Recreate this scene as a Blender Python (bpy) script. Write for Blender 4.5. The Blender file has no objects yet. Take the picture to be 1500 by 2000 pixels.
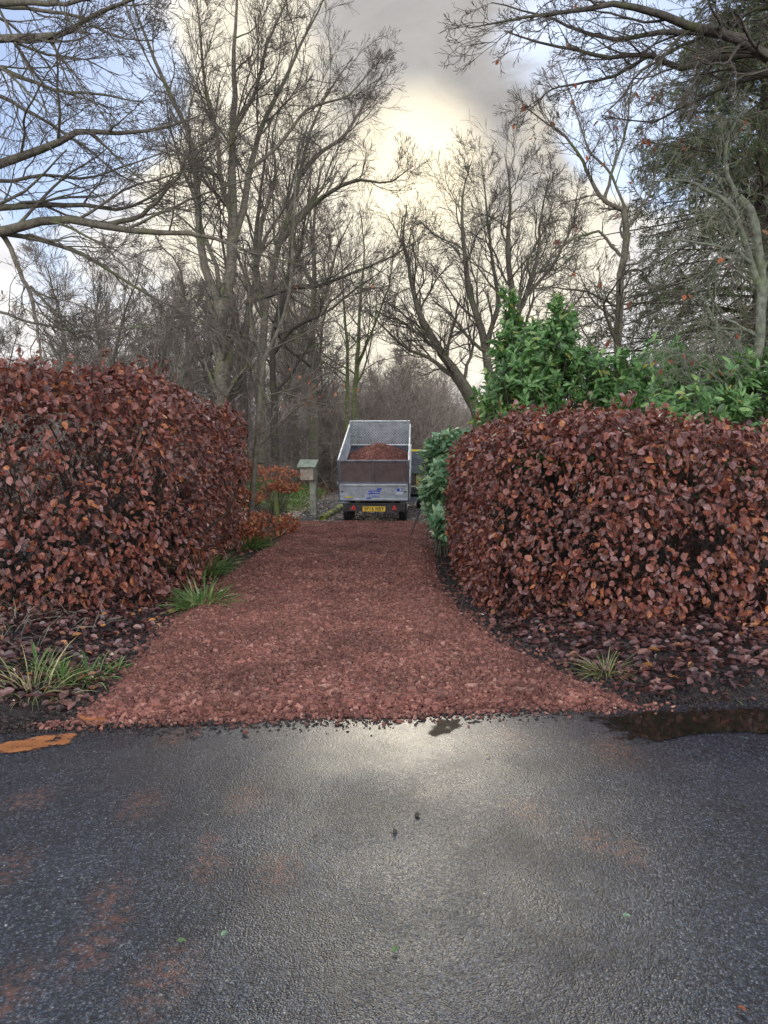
import bpy, math, random
import numpy as np
from mathutils import Vector, Matrix

R_ = math.radians
sc = bpy.context.scene
COL = sc.collection
rng = np.random.default_rng(11)
random.seed(5)

# ------------------------------------------------------------------ camera
CAM_H, PITCH, F = 1.6, R_(4.5), 1450.0
cd = bpy.data.cameras.new('camera')
cam = bpy.data.objects.new('camera', cd)
COL.objects.link(cam)
cam.location = (0, 0, CAM_H)
cam.rotation_euler = (R_(90) - PITCH, 0, 0)
cd.sensor_fit = 'HORIZONTAL'
cd.sensor_width = 36
cd.lens = F / 1500 * 36
cd.clip_start = 0.05
cd.clip_end = 2000
sc.camera = cam


def ray(px, py):
    dx, dy = (px - 750) / F, -(py - 1000) / F
    cp, sp = math.cos(PITCH), math.sin(PITCH)
    return np.array([dx, cp + dy * sp, -sp + dy * cp])


def at(px, py, Y):
    """world point at depth Y that was measured at this place of the photograph"""
    r = ray(px, py)
    return np.array([0, 0, CAM_H]) + r * (Y / r[1])


def on_ground(px, py, z=0.0):
    r = ray(px, py)
    return np.array([0, 0, CAM_H]) + r * ((z - CAM_H) / r[2])


# ------------------------------------------------------------------ light
SUN_EL, SUN_AZ = R_(28), R_(3)          # ahead of the camera, slightly right
w = bpy.data.worlds.new('World')
sc.world = w
w.use_nodes = True
nt = w.node_tree
nt.nodes.clear()


class NT:
    """small helper for node maths"""
    def __init__(s, t): s.t = t
    def n(s, typ, **k):
        x = s.t.nodes.new(typ)
        for a, b in k.items(): setattr(x, a, b)
        return x
    def put(s, sock, v):
        if isinstance(v, bpy.types.NodeSocket): s.t.links.new(v, sock)
        elif v is not None: sock.default_value = v
    def m(s, op, a, b=None, c=None, clamp=False):
        x = s.n('ShaderNodeMath', operation=op, use_clamp=clamp)
        s.put(x.inputs[0], a); s.put(x.inputs[1], b); s.put(x.inputs[2], c)
        return x.outputs[0]
    def vm(s, op, a, b=None):
        x = s.n('ShaderNodeVectorMath', operation=op)
        s.put(x.inputs[0], a); s.put(x.inputs[1], b)
        return x.outputs['Value'] if op in ('DOT_PRODUCT', 'LENGTH') else x.outputs[0]
    def mr(s, v, a, b, c=0.0, d=1.0, smooth=True):
        x = s.n('ShaderNodeMapRange')
        if smooth: x.interpolation_type = 'SMOOTHSTEP'
        s.put(x.inputs[0], v)
        for i, q in enumerate((a, b, c, d)): s.put(x.inputs[i + 1], q)
        return x.outputs[0]
    def mix(s, f, a, b):
        x = s.n('ShaderNodeMix', data_type='RGBA')
        s.put(x.inputs[0], f)
        s.put(x.inputs[6], a if isinstance(a, bpy.types.NodeSocket) else (*a, 1))
        s.put(x.inputs[7], b if isinstance(b, bpy.types.NodeSocket) else (*b, 1))
        return x.outputs[2]
    def noise(s, vec, scale, detail=3, rough=.55, dist=0):
        x = s.n('ShaderNodeTexNoise')
        s.put(x.inputs['Vector'], vec)
        x.inputs['Scale'].default_value = scale
        x.inputs['Detail'].default_value = detail
        x.inputs['Roughness'].default_value = rough
        x.inputs['Distortion'].default_value = dist
        return x.outputs[0]
    def voro(s, vec, scale, feature='F1', rand=1):
        x = s.n('ShaderNodeTexVoronoi', feature=feature)
        s.put(x.inputs['Vector'], vec)
        x.inputs['Scale'].default_value = scale
        x.inputs['Randomness'].default_value = rand
        return x
    def ramp(s, f, stops):
        x = s.n('ShaderNodeValToRGB')
        e = x.color_ramp.elements
        while len(e) < len(stops): e.new(.5)
        for i, (p, c) in enumerate(stops):
            e[i].position = p; e[i].color = (*c, 1)
        s.put(x.inputs[0], f)
        return x.outputs[0]


k = NT(nt)
SKY = 0.1
tc = k.n('ShaderNodeTexCoord').outputs['Generated']
nrm = k.vm('NORMALIZE', tc)
sep = k.n('ShaderNodeSeparateXYZ'); nt.links.new(nrm, sep.inputs[0])
zz = k.m('MAXIMUM', sep.outputs[2], 0.0)
sky = k.n('ShaderNodeTexSky', sky_type='NISHITA')
sky.sun_disc = False
sky.sun_elevation = SUN_EL
sky.sun_rotation = SUN_AZ
sky.air_density = 1.0
sky.dust_density = 0.6
# cloud coordinates: project on a flat layer so that clouds flatten towards the horizon
inv = k.m('DIVIDE', 1.0, k.m('ADD', zz, 0.35))
cv = k.n('ShaderNodeCombineXYZ')
nt.links.new(k.m('MULTIPLY', sep.outputs[0], inv), cv.inputs[0])
nt.links.new(k.m('MULTIPLY', sep.outputs[1], inv), cv.inputs[1])
n1 = k.noise(cv.outputs[0], 2.6, 9, .6, .5)
n2 = k.noise(cv.outputs[0], 6.5, 7, .62, .6)
n3 = k.noise(cv.outputs[0], 1.1, 3, .5, 0)


def blob(px, py, rad_deg, soft=.5):
    c = ray(px, py); c = c / np.linalg.norm(c)
    d = k.vm('DOT_PRODUCT', nrm, tuple(c))
    return k.mr(d, math.cos(R_(rad_deg)), math.cos(R_(rad_deg * (1 - soft))))


def addall(*v):
    r = v[0]
    for q in v[1:]: r = k.m('ADD', r, q)
    return r


blue = addall(blob(110, 70, 10, .9), blob(215, 190, 6, .9), blob(1330, 210, 9, .9), blob(1250, 60, 11, .9),
              k.m('MULTIPLY', blob(190, 520, 8, .9), .62), k.m('MULTIPLY', blob(20, 320, 5, .9), .5),
              k.m('MULTIPLY', k.mr(sep.outputs[2], .47, .60), 1.6))
bluem = k.mr(k.m('ADD', k.m('MULTIPLY', blue, .8), k.m('MULTIPLY', k.m('SUBTRACT', n1, .5), 2.6)), .22, .95)
bluem = k.m('MULTIPLY', bluem, .78)
grey = addall(k.m('MULTIPLY', blob(905, 130, 14, 1), 1.1), k.m('MULTIPLY', blob(930, -40, 12, 1), .5), k.m('MULTIPLY', blob(1300, 560, 14, .8), .35),
              k.m('MULTIPLY', k.mr(sep.outputs[2], .35, .8), .2))
greym = k.mr(k.m('ADD', grey, k.m('ADD', k.m('MULTIPLY', k.m('SUBTRACT', n2, .5), 2.2), k.m('MULTIPLY', k.m('SUBTRACT', n1, .5), 2.2))), .1, 1.25)
warm = addall(blob(815, 330, 22, 1), k.m('MULTIPLY', blob(640, 230, 20, .9), .5), k.m('MULTIPLY', blob(420, 520, 22, .9), .6),
              k.m('MULTIPLY', blob(1180, 210, 6, .7), .9), k.m('MULTIPLY', blob(930, 500, 14, .9), .8), k.m('MULTIPLY', blob(690, -100, 13, .9), .6))
warmm = k.mr(k.m('ADD', warm, k.m('MULTIPLY', k.m('SUBTRACT', n2, .5), 1.9)), .12, 1.4)
pale = (.98, .96, .98)
cream = (1.08, 1.0, .82)
cc = k.mix(warmm, pale, cream)
cc = k.mix(k.m('MULTIPLY', greym, .9), cc, (.40, .39, .40))
core = blob(815, 335, 6.5, 1)
cc = k.mix(k.m('MULTIPLY', core, .8), cc, (1.5, 1.32, .95))
puff = k.mr(k.m('ADD', k.m('MULTIPLY', n2, .6), k.m('MULTIPLY', n1, .4)), .36, .64, .80, 1.05)
_pv = k.n('ShaderNodeCombineXYZ')
for _i in range(3): nt.links.new(puff, _pv.inputs[_i])
cc = k.vm('MULTIPLY', cc, _pv.outputs[0])
# clouds opposite the sun, boosted as unseen added fill for camera-facing surfaces
back_fill = k.mr(sep.outputs[1], .25, -.6)
cc = k.mix(back_fill, cc, (3.1, 3.0, 3.1))
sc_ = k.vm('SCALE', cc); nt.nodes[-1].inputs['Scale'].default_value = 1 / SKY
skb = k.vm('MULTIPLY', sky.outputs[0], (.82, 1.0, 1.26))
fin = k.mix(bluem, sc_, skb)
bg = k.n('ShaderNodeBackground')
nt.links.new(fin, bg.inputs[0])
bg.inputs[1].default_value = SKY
wo = k.n('ShaderNodeOutputWorld')
nt.links.new(bg.outputs[0], wo.inputs[0])

sl = bpy.data.lights.new('sun', 'SUN')
sl.energy = 1.4
sl.angle = R_(20)
sl.color = (1, .90, .72)
so = bpy.data.objects.new('sun', sl)
COL.objects.link(so)
sd = Vector((math.sin(SUN_AZ) * math.cos(SUN_EL), math.cos(SUN_AZ) * math.cos(SUN_EL), math.sin(SUN_EL)))
so.rotation_euler = sd.to_track_quat('Z', 'Y').to_euler()

sc.view_settings.view_transform = 'Standard'
sc.view_settings.look = 'None'
sc.view_settings.exposure = 0.2
sc.view_settings.gamma = 1
sc.cycles.max_bounces = 6
sc.cycles.diffuse_bounces = 3
sc.cycles.transparent_max_bounces = 12

# ------------------------------------------------------------------ tools


def tag(o, label=None, cat=None, group=None, kind=None):
    if label: o['label'] = label
    if cat: o['category'] = cat
    if group: o['group'] = group
    if kind: o['kind'] = kind
    return o


def empty(name, loc=(0, 0, 0), rz=0):
    o = bpy.data.objects.new(name, None)
    COL.objects.link(o)
    o.empty_display_size = .1
    o.location = loc; o.rotation_euler = (0, 0, rz)
    return o


def link(name, me, mat=None, parent=None):
    o = bpy.data.objects.new(name, me)
    COL.objects.link(o)
    if mat is not None:
        for m_ in (mat if isinstance(mat, (list, tuple)) else [mat]): me.materials.append(m_)
    if parent is not None: o.parent = parent
    return o


def np_mesh(name, V, faces, smooth=False, uv=None):
    """faces: list of (M,3) and (M,4) index arrays"""
    me = bpy.data.meshes.new(name)
    V = np.ascontiguousarray(V, np.float32)
    loops = np.concatenate([f.ravel() for f in faces]).astype(np.int32)
    sizes = np.concatenate([np.full(len(f), f.shape[1], np.int32) for f in faces])
    starts = np.concatenate([[0], np.cumsum(sizes)[:-1]]).astype(np.int32)
    me.vertices.add(len(V)); me.vertices.foreach_set('co', V.ravel())
    me.loops.add(len(loops)); me.loops.foreach_set('vertex_index', loops)
    me.polygons.add(len(sizes)); me.polygons.foreach_set('loop_start', starts)
    me.polygons.foreach_set('use_smooth', np.full(len(sizes), smooth, bool))
    if uv is not None:
        l = me.uv_layers.new(name='UVMap')
        l.data.foreach_set('uv', np.ascontiguousarray(uv[loops], np.float32).ravel())
    me.update(calc_edges=True)
    me.validate()
    return me


def nz(v, ax=-1):
    return v / np.maximum(np.linalg.norm(v, axis=ax, keepdims=True), 1e-9)


_T = np.random.default_rng(3).random((32, 32, 32))


def vnoise(p, s=1.0, octv=2):
    out = 0; amp = 1; tot = 0
    for _ in range(octv):
        q = np.asarray(p) * s
        i = np.floor(q).astype(int); f = q - i; f = f * f * (3 - 2 * f)
        r = 0
        for a in (0, 1):
            for b in (0, 1):
                for c in (0, 1):
                    wgt = (f[..., 0] if a else 1 - f[..., 0]) * (f[..., 1] if b else 1 - f[..., 1]) * (f[..., 2] if c else 1 - f[..., 2])
                    r = r + wgt * _T[(i[..., 0] + a) % 32, (i[..., 1] + b) % 32, (i[..., 2] + c) % 32]
        out = out + r * amp; tot += amp; amp *= .5; s *= 2.1
    return out / tot


def sstep(a, b, x):
    t = np.clip((x - a) / (b - a), 0, 1)
    return t * t * (3 - 2 * t)


class Geo:
    """collects many shapes that become ONE mesh"""
    def __init__(s): s.V = []; s.F = {3: [], 4: []}; s.n = 0; s.uv = []
    def add(s, V, *faces, uv=None):
        V = np.asarray(V, float).reshape(-1, 3)
        for f in faces:
            f = np.asarray(f, int)
            if len(f): s.F[f.shape[1]].append(f + s.n)
        s.V.append(V); s.n += len(V)
        if uv is not None: s.uv.append(uv)
    def tubes(s, P, R, kk=3, cap=False):
        P = np.asarray(P, float); R = np.asarray(R, float)
        if P.ndim == 2: P = P[None]; R = R[None]
        N, n = P.shape[:2]
        if not N: return
        T = nz(np.gradient(P, axis=1))
        m_ = np.abs(T).mean(1)
        ref = np.eye(3)[np.argmin(m_, axis=1)]
        U = nz(np.cross(T, ref[:, None, :])); W = np.cross(T, U)
        th = np.arange(kk) * 2 * math.pi / kk
        V = P[:, :, None, :] + R[:, :, None, None] * (np.cos(th)[None, None, :, None] * U[:, :, None, :] + np.sin(th)[None, None, :, None] * W[:, :, None, :])
        idx = np.arange(N * n * kk).reshape(N, n, kk)
        a = idx[:, :-1]; b = idx[:, 1:]
        q = np.stack([a, np.roll(a, -1, 2), np.roll(b, -1, 2), b], -1).reshape(-1, 4)
        s.add(V.reshape(-1, 3), q)
        if cap:
            base = s.n - N * n * kk
            for i in range(N):
                for e in (0, n - 1):
                    c = P[i, e]; ring = idx[i, e] + base
                    s.V.append(c[None]); ci = s.n; s.n += 1
                    s.F[3].append(np.array([[ring[j], ring[(j + 1) % kk], ci] for j in range(kk)]))
    def box(s, c, d, M=None):
        x, y, z = np.array(d) / 2
        V = np.array([(a * x, b * y, e * z) for a in (-1, 1) for b in (-1, 1) for e in (-1, 1)])
        if M is not None: V = V @ np.array(M).T
        V = V + np.array(c)
        s.add(V, np.array([(0, 1, 3, 2), (4, 6, 7, 5), (0, 4, 5, 1), (2, 3, 7, 6), (0, 2, 6, 4), (1, 5, 7, 3)]))
    def bar(s, a, b, t=.03, t2=None):
        """rectangular bar from a to b"""
        a = np.array(a, float); b = np.array(b, float)
        d = nz(b - a); up = np.array([0, 0, 1.]) if abs(d[2]) < .9 else np.array([1., 0, 0])
        x = nz(np.cross(d, up)); z = np.cross(x, d)
        M = np.stack([x, d, z], 1)
        s.box((a + b) / 2, (t, np.linalg.norm(b - a), t2 or t), M)
    def scatter(s, tv, tf, pos, D, Nn, sca, tuv=None):
        N = len(pos)
        D = nz(D); X = nz(np.cross(D, Nn)); Z = np.cross(X, D)
        sca = np.asarray(sca)
        if sca.ndim == 1: sca = np.stack([sca] * 3, -1)
        tvv = tv if tv.ndim == 3 else tv[None]
        L = tvv * sca[:, None, :]
        V = pos[:, None, :] + L[..., 0:1] * X[:, None] + L[..., 1:2] * D[:, None] + L[..., 2:3] * Z[:, None]
        K = tv.shape[-2]
        f = (tf[None] + (np.arange(N) * K)[:, None, None]).reshape(-1, tf.shape[1])
        s.add(V.reshape(-1, 3), f, uv=None if tuv is None else np.tile(tuv, (N, 1)))
    def mesh(s, name, smooth=False):
        uv = np.concatenate(s.uv) if s.uv else None
        return np_mesh(name, np.concatenate(s.V), [np.concatenate(f) for f in s.F.values() if f], smooth, uv)
    def build(s, name, mat, parent=None, smooth=False, bevel=0):
        o = link(name, s.mesh(name, smooth), mat, parent)
        if bevel:
            b = o.modifiers.new('bevel', 'BEVEL'); b.width = bevel; b.segments = 2; b.limit_method = 'ANGLE'
        return o


def leaf_template(w=.34, fold=.10, droop=.18):
    st = [(.22, .72), (.5, 1.0), (.78, .68)]
    V = [(0, 0, 0)]; uv = [(.5, 0)]
    for t, f in st:
        z = -droop * t * t
        V += [(-w * f, t, z + fold * f), (0, t, z), (w * f, t, z + fold * f * .8)]
        uv += [(.5 - .5 * f, t), (.5, t), (.5 + .5 * f, t)]
    V.append((0, 1.02, -droop)); uv.append((.5, 1))
    Fc = [(0, 2, 1), (0, 3, 2)]
    for i in (1, 4):
        Fc += [(i, i + 1, i + 4), (i, i + 4, i + 3), (i + 1, i + 2, i + 5), (i + 1, i + 5, i + 4)]
    Fc += [(7, 8, 10), (8, 9, 10)]
    return np.array(V, float), np.array(Fc), np.array(uv, float)


LEAF = leaf_template()
LEAFS = [LEAF, leaf_template(.38, -.07, .08), leaf_template(.30, .24, -.10), leaf_template(.33, .16, .38)]
LONG = leaf_template(.16, .04, .14)
SMALL = (np.array([(0, 0, 0), (-.3, .5, .06), (.3, .5, .03), (0, 1, -.06)], float), np.array([(0, 2, 1), (1, 2, 3)]))
CUBE_V = np.array([(a, b, c) for a in (-.5, .5) for b in (-.5, .5) for c in (-.5, .5)])
CUBE_F = np.array([(0, 1, 3), (0, 3, 2), (4, 6, 7), (4, 7, 5), (0, 4, 5), (0, 5, 1), (2, 3, 7), (2, 7, 6), (0, 2, 6), (0, 6, 4), (1, 5, 7), (1, 7, 3)])


def rdir(n, r=rng):
    return nz(r.normal(size=(n, 3)))


def stones(g, pos, size, flat=.65):
    n = len(pos)
    tv = CUBE_V[None] + rng.uniform(-.24, .24, (n, 8, 3))
    s = size[:, None] * rng.uniform(.6, 1.25, (n, 3)); s[:, 2] *= flat
    D = rdir(n); D[:, 2] *= .5
    Nn = rdir(n) * .45 + np.array([0, 0, 1.])
    g.scatter(tv, CUBE_F, pos, D, Nn, s)


# ------------------------------------------------------------------ materials
MATS = {}


def new_mat(name):
    m_ = bpy.data.materials.new(name)
    m_.use_nodes = True
    t = m_.node_tree
    b = t.nodes['Principled BSDF']
    MATS[name] = m_
    return m_, NT(t), b


def add_bump(q, b, h, strength=.5, dist=.01):
    x = q.n('ShaderNodeBump')
    x.inputs['Strength'].default_value = strength
    x.inputs['Distance'].default_value = dist
    q.put(x.inputs['Height'], h)
    q.t.links.new(x.outputs[0], b.inputs['Normal'])
    return x


def obj_co(q):
    return q.n('ShaderNodeTexCoord').outputs['Object']


def simple(name, col, rough=.6, metal=0, nscale=12, var=.25, bump=.15, bdist=.004, spec=.5):
    m_, q, b = new_mat(name)
    co = obj_co(q)
    n = q.noise(co, nscale, 5, .6)
    c1 = tuple(c * (1 - var) for c in col); c2 = tuple(min(1, c * (1 + var)) for c in col)
    q.put(b.inputs['Base Color'], q.mix(q.mr(n, .3, .7), c1, c2))
    q.put(b.inputs['Roughness'], q.mr(q.noise(co, nscale * .6, 3), .3, .7, max(.02, rough - .12), min(1, rough + .12)))
    b.inputs['Metallic'].default_value = metal
    b.inputs['Specular IOR Level'].default_value = spec
    if bump: add_bump(q, b, q.noise(co, nscale * 4, 4), bump, bdist)
    return m_


def leaf_mat(name, stops, rough=.4, transl=.2, tcol=None, veins=True, spec=.5, hue=0.0):
    m_, q, b = new_mat(name)
    g = q.n('ShaderNodeNewGeometry')
    rnd = g.outputs['Random Per Island']
    col = q.ramp(rnd, stops)
    co = obj_co(q)
    v = q.mr(q.noise(co, 30, 3), .3, .7, .72, 1.2)
    mm = q.n('ShaderNodeMix', data_type='RGBA', blend_type='MULTIPLY')
    mm.inputs[0].default_value = 1
    q.put(mm.inputs[6], col)
    cmb = q.n('ShaderNodeCombineColor')
    for i in range(3): q.put(cmb.inputs[i], v)
    q.put(mm.inputs[7], cmb.outputs[0])
    col = mm.outputs[2]
    q.put(b.inputs['Base Color'], col)
    q.put(b.inputs['Roughness'], q.mr(q.m('FRACT', q.m('MULTIPLY', rnd, 17.3)), 0, 1, max(.08, rough - .14), rough + .2, smooth=False))
    b.inputs['Specular IOR Level'].default_value = spec
    if veins:
        uv = q.n('ShaderNodeUVMap').outputs[0]
        s_ = q.n('ShaderNodeSeparateXYZ'); q.put(s_.inputs[0], uv)
        ax = q.m('ABSOLUTE', q.m('SUBTRACT', s_.outputs[0], .5))
        ph = q.m('SUBTRACT', s_.outputs[1], q.m('MULTIPLY', ax, .55))
        wv = q.m('SINE', q.m('MULTIPLY', ph, 50))
        mid = q.mr(ax, 0, .07, -1.5, 0)
        add_bump(q, b, q.m('ADD', wv, mid), .5, .0022)
    if transl:
        tr = q.n('ShaderNodeBsdfTranslucent')
        q.put(tr.inputs[0], col if tcol is None else (*tcol, 1))
        mx = q.n('ShaderNodeMixShader'); mx.inputs[0].default_value = transl
        q.t.links.new(b.outputs[0], mx.inputs[1]); q.t.links.new(tr.outputs[0], mx.inputs[2])
        q.t.links.new(mx.outputs[0], q.t.nodes['Material Output'].inputs[0])
    return m_


def bark_mat(name, col, moss=(.09, .12, .03), mossamt=.5, rough=.8, scale=14):
    m_, q, b = new_mat(name)
    co = obj_co(q)
    n = q.noise(co, scale, 5, .65)
    c = q.mix(q.mr(n, .3, .7), tuple(x * .55 for x in col), tuple(x * 1.35 for x in col))
    mn = q.mr(q.noise(co, 2.2, 4, .6), .62 - .25 * mossamt, .75 - .2 * mossamt)
    c = q.mix(q.m('MULTIPLY', mn, mossamt), c, moss)
    q.put(b.inputs['Base Color'], c)
    b.inputs['Roughness'].default_value = rough
    b.inputs['Specular IOR Level'].default_value = .3
    add_bump(q, b, q.noise(co, scale * 3, 4), .5, .01)
    return m_


BARK = bark_mat('bark', (.125, .115, .088))
BARK_DK = bark_mat('bark_dark', (.07, .062, .05), mossamt=.45)
BARK_SHADE = bark_mat('hedge_wood_shaded', (.035, .03, .026), (.05, .07, .02), .3)  # bark colour darkened to paint deep shade into the hedge gaps
BARK_PALE = bark_mat('bark_pale', (.165, .18, .135), (.15, .2, .08), .5)
BARK_GREEN = bark_mat('bark_green', (.13, .14, .075), (.14, .19, .05), .75)
TWIG_HAZE = simple('twig_haze', (.26, .225, .185), .8, nscale=.8, var=.45, bump=0)  # paler twig colour stands in for haze over the distant brush
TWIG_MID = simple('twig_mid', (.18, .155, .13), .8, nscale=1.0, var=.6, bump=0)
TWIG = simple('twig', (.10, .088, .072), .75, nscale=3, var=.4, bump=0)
TWIG_RED = simple('twig_red', (.12, .098, .082), .75, nscale=1.2, var=.6, bump=0)
TWIG_PALE = simple('twig_pale', (.19, .20, .145), .7, nscale=3, var=.35, bump=0)

BEECH = leaf_mat('beech_leaf', [(0, (.05, .014, .010)), (.2, (.13, .038, .024)), (.42, (.24, .066, .038)), (.6, (.32, .105, .064)), (.74, (.20, .10, .095)), (.88, (.33, .18, .165)), (.95, (.36, .12, .05)), (1, (.50, .19, .06))], .30, .2, spec=.9)
BEECH_OR = leaf_mat('beech_leaf_orange', [(0, (.20, .06, .03)), (.4, (.38, .12, .055)), (.75, (.5, .18, .08)), (1, (.6, .28, .12))], .5, .3)
GREEN = leaf_mat('laurel_leaf', [(0, (.05, .13, .035)), (.35, (.10, .25, .065)), (.7, (.18, .38, .11)), (.93, (.28, .48, .15)), (1, (.45, .46, .10))], .25, .38, spec=1)
GREEN_B = leaf_mat('laurel_leaf_light', [(0, (.08, .19, .07)), (.4, (.16, .34, .16)), (.8, (.30, .50, .30)), (1, (.48, .58, .28))], .24, .25, spec=1)
NEEDLE = leaf_mat('needle', [(0, (.05, .075, .035)), (.5, (.10, .14, .065)), (.85, (.15, .19, .085)), (1, (.2, .16, .08))], .6, .3, veins=False)
GRASS = leaf_mat('grass', [(0, (.06, .12, .03)), (.5, (.14, .26, .07)), (.85, (.26, .40, .14)), (1, (.4, .35, .16))], .45, .25, veins=False)
GRASS_B = leaf_mat('ground_plants', [(0, (.10, .17, .04)), (.5, (.20, .34, .09)), (.85, (.3, .45, .14)), (1, (.35, .25, .1))], .45, .3, veins=False)
GRASS_DRY = leaf_mat('grass_dry', [(0, (.10, .13, .04)), (.5, (.25, .28, .12)), (1, (.45, .38, .2))], .5, .25, veins=False)
LITTER = leaf_mat('leaf_litter', [(0, (.03, .014, .014)), (.4, (.08, .032, .03)), (.75, (.16, .07, .06)), (.95, (.22, .11, .085)), (1, (.48, .22, .06))], .3, 0, veins=False, spec=.8)
LITTER_FAR = leaf_mat('leaf_litter_wood', [(0, (.08, .035, .02)), (.5, (.2, .085, .045)), (.9, (.32, .14, .07)), (1, (.45, .2, .08))], .5, 0, veins=False)


def gravel_mat(name, cols, rough=.75):
    m_, q, b = new_mat(name)
    rnd = q.n('ShaderNodeNewGeometry').outputs['Random Per Island']
    co = obj_co(q)
    c = q.ramp(rnd, cols)
    n = q.m('MULTIPLY', q.mr(q.noise(co, 60, 4), .3, .7, .7, 1.25), q.mr(q.noise(co, 1.4, 4, .65), .3, .7, .72, 1.22))
    cmb = q.n('ShaderNodeCombineColor')
    for i in range(3): q.put(cmb.inputs[i], n)
    mm = q.n('ShaderNodeMix', data_type='RGBA', blend_type='MULTIPLY'); mm.inputs[0].default_value = 1
    q.put(mm.inputs[6], c); q.put(mm.inputs[7], cmb.outputs[0])
    q.put(b.inputs['Base Color'], mm.outputs[2])
    b.inputs['Roughness'].default_value = rough
    b.inputs['Specular IOR Level'].default_value = .4
    return m_


RED = [(0, (.10, .040, .031)), (.3, (.165, .066, .050)), (.65, (.225, .092, .069)), (.9, (.29, .132, .100)), (1, (.37, .21, .165))]
RED_ST = gravel_mat('red_stone', RED)
MUD_ST = gravel_mat('mud', [(0, (.014, .011, .011)), (.6, (.034, .027, .025)), (1, (.075, .05, .042))], .7)
GREY_ST = gravel_mat('grey_stone', [(0, (.05, .05, .055)), (.6, (.13, .125, .125)), (1, (.28, .25, .22))], .6)


def sheet_mat(name, cols, scale, rough, bumpd, low=2.0, lowamt=.3):
    m_, q, b = new_mat(name)
    co = obj_co(q)
    v = q.voro(co, scale)
    c = q.ramp(v.outputs['Color'], cols)
    n = q.mr(q.noise(co, low, 4), .3, .7, 1 - lowamt, 1 + lowamt)
    cmb = q.n('ShaderNodeCombineColor')
    for i in range(3): q.put(cmb.inputs[i], n)
    mm = q.n('ShaderNodeMix', data_type='RGBA', blend_type='MULTIPLY'); mm.inputs[0].default_value = 1
    q.put(mm.inputs[6], c); q.put(mm.inputs[7], cmb.outputs[0])
    q.put(b.inputs['Base Color'], mm.outputs[2])
    b.inputs['Roughness'].default_value = rough
    add_bump(q, b, q.m('MULTIPLY', v.outputs['Distance'], -1), .9, bumpd)
    return m_


RED_SHEET = sheet_mat('red_gravel_bed', [(0, (.08, .028, .023)), (.5, (.14, .05, .04)), (1, (.20, .078, .06))], 42, .8, .02)
TRACK_M = sheet_mat('old_gravel', [(0, (.035, .03, .03)), (.5, (.08, .075, .075)), (1, (.18, .16, .15))], 30, .6, .02)


def ground_mat():
    m_, q, b = new_mat('ground')
    co = obj_co(q)
    s_ = q.n('ShaderNodeSeparateXYZ'); q.put(s_.inputs[0], co)
    n = q.noise(co, 9, 6, .65)
    mud = q.mix(q.mr(n, .35, .7), (.012, .010, .011), (.045, .034, .030))
    v = q.voro(co, 14)
    lit = q.ramp(v.outputs['Color'], [(0, (.03, .018, .013)), (.5, (.075, .042, .028)), (1, (.15, .08, .05))])
    far = q.mr(s_.outputs[1], 12, 19)
    c = q.mix(far, mud, lit)
    q.put(b.inputs['Base Color'], c)
    q.put(b.inputs['Roughness'], q.mr(n, .3, .7, .35, .75))
    add_bump(q, b, q.m('ADD', q.noise(co, 22, 6, .7), q.m('MULTIPLY', v.outputs['Distance'], .4)), .9, .03)
    return m_


GROUND_M = ground_mat()


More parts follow.
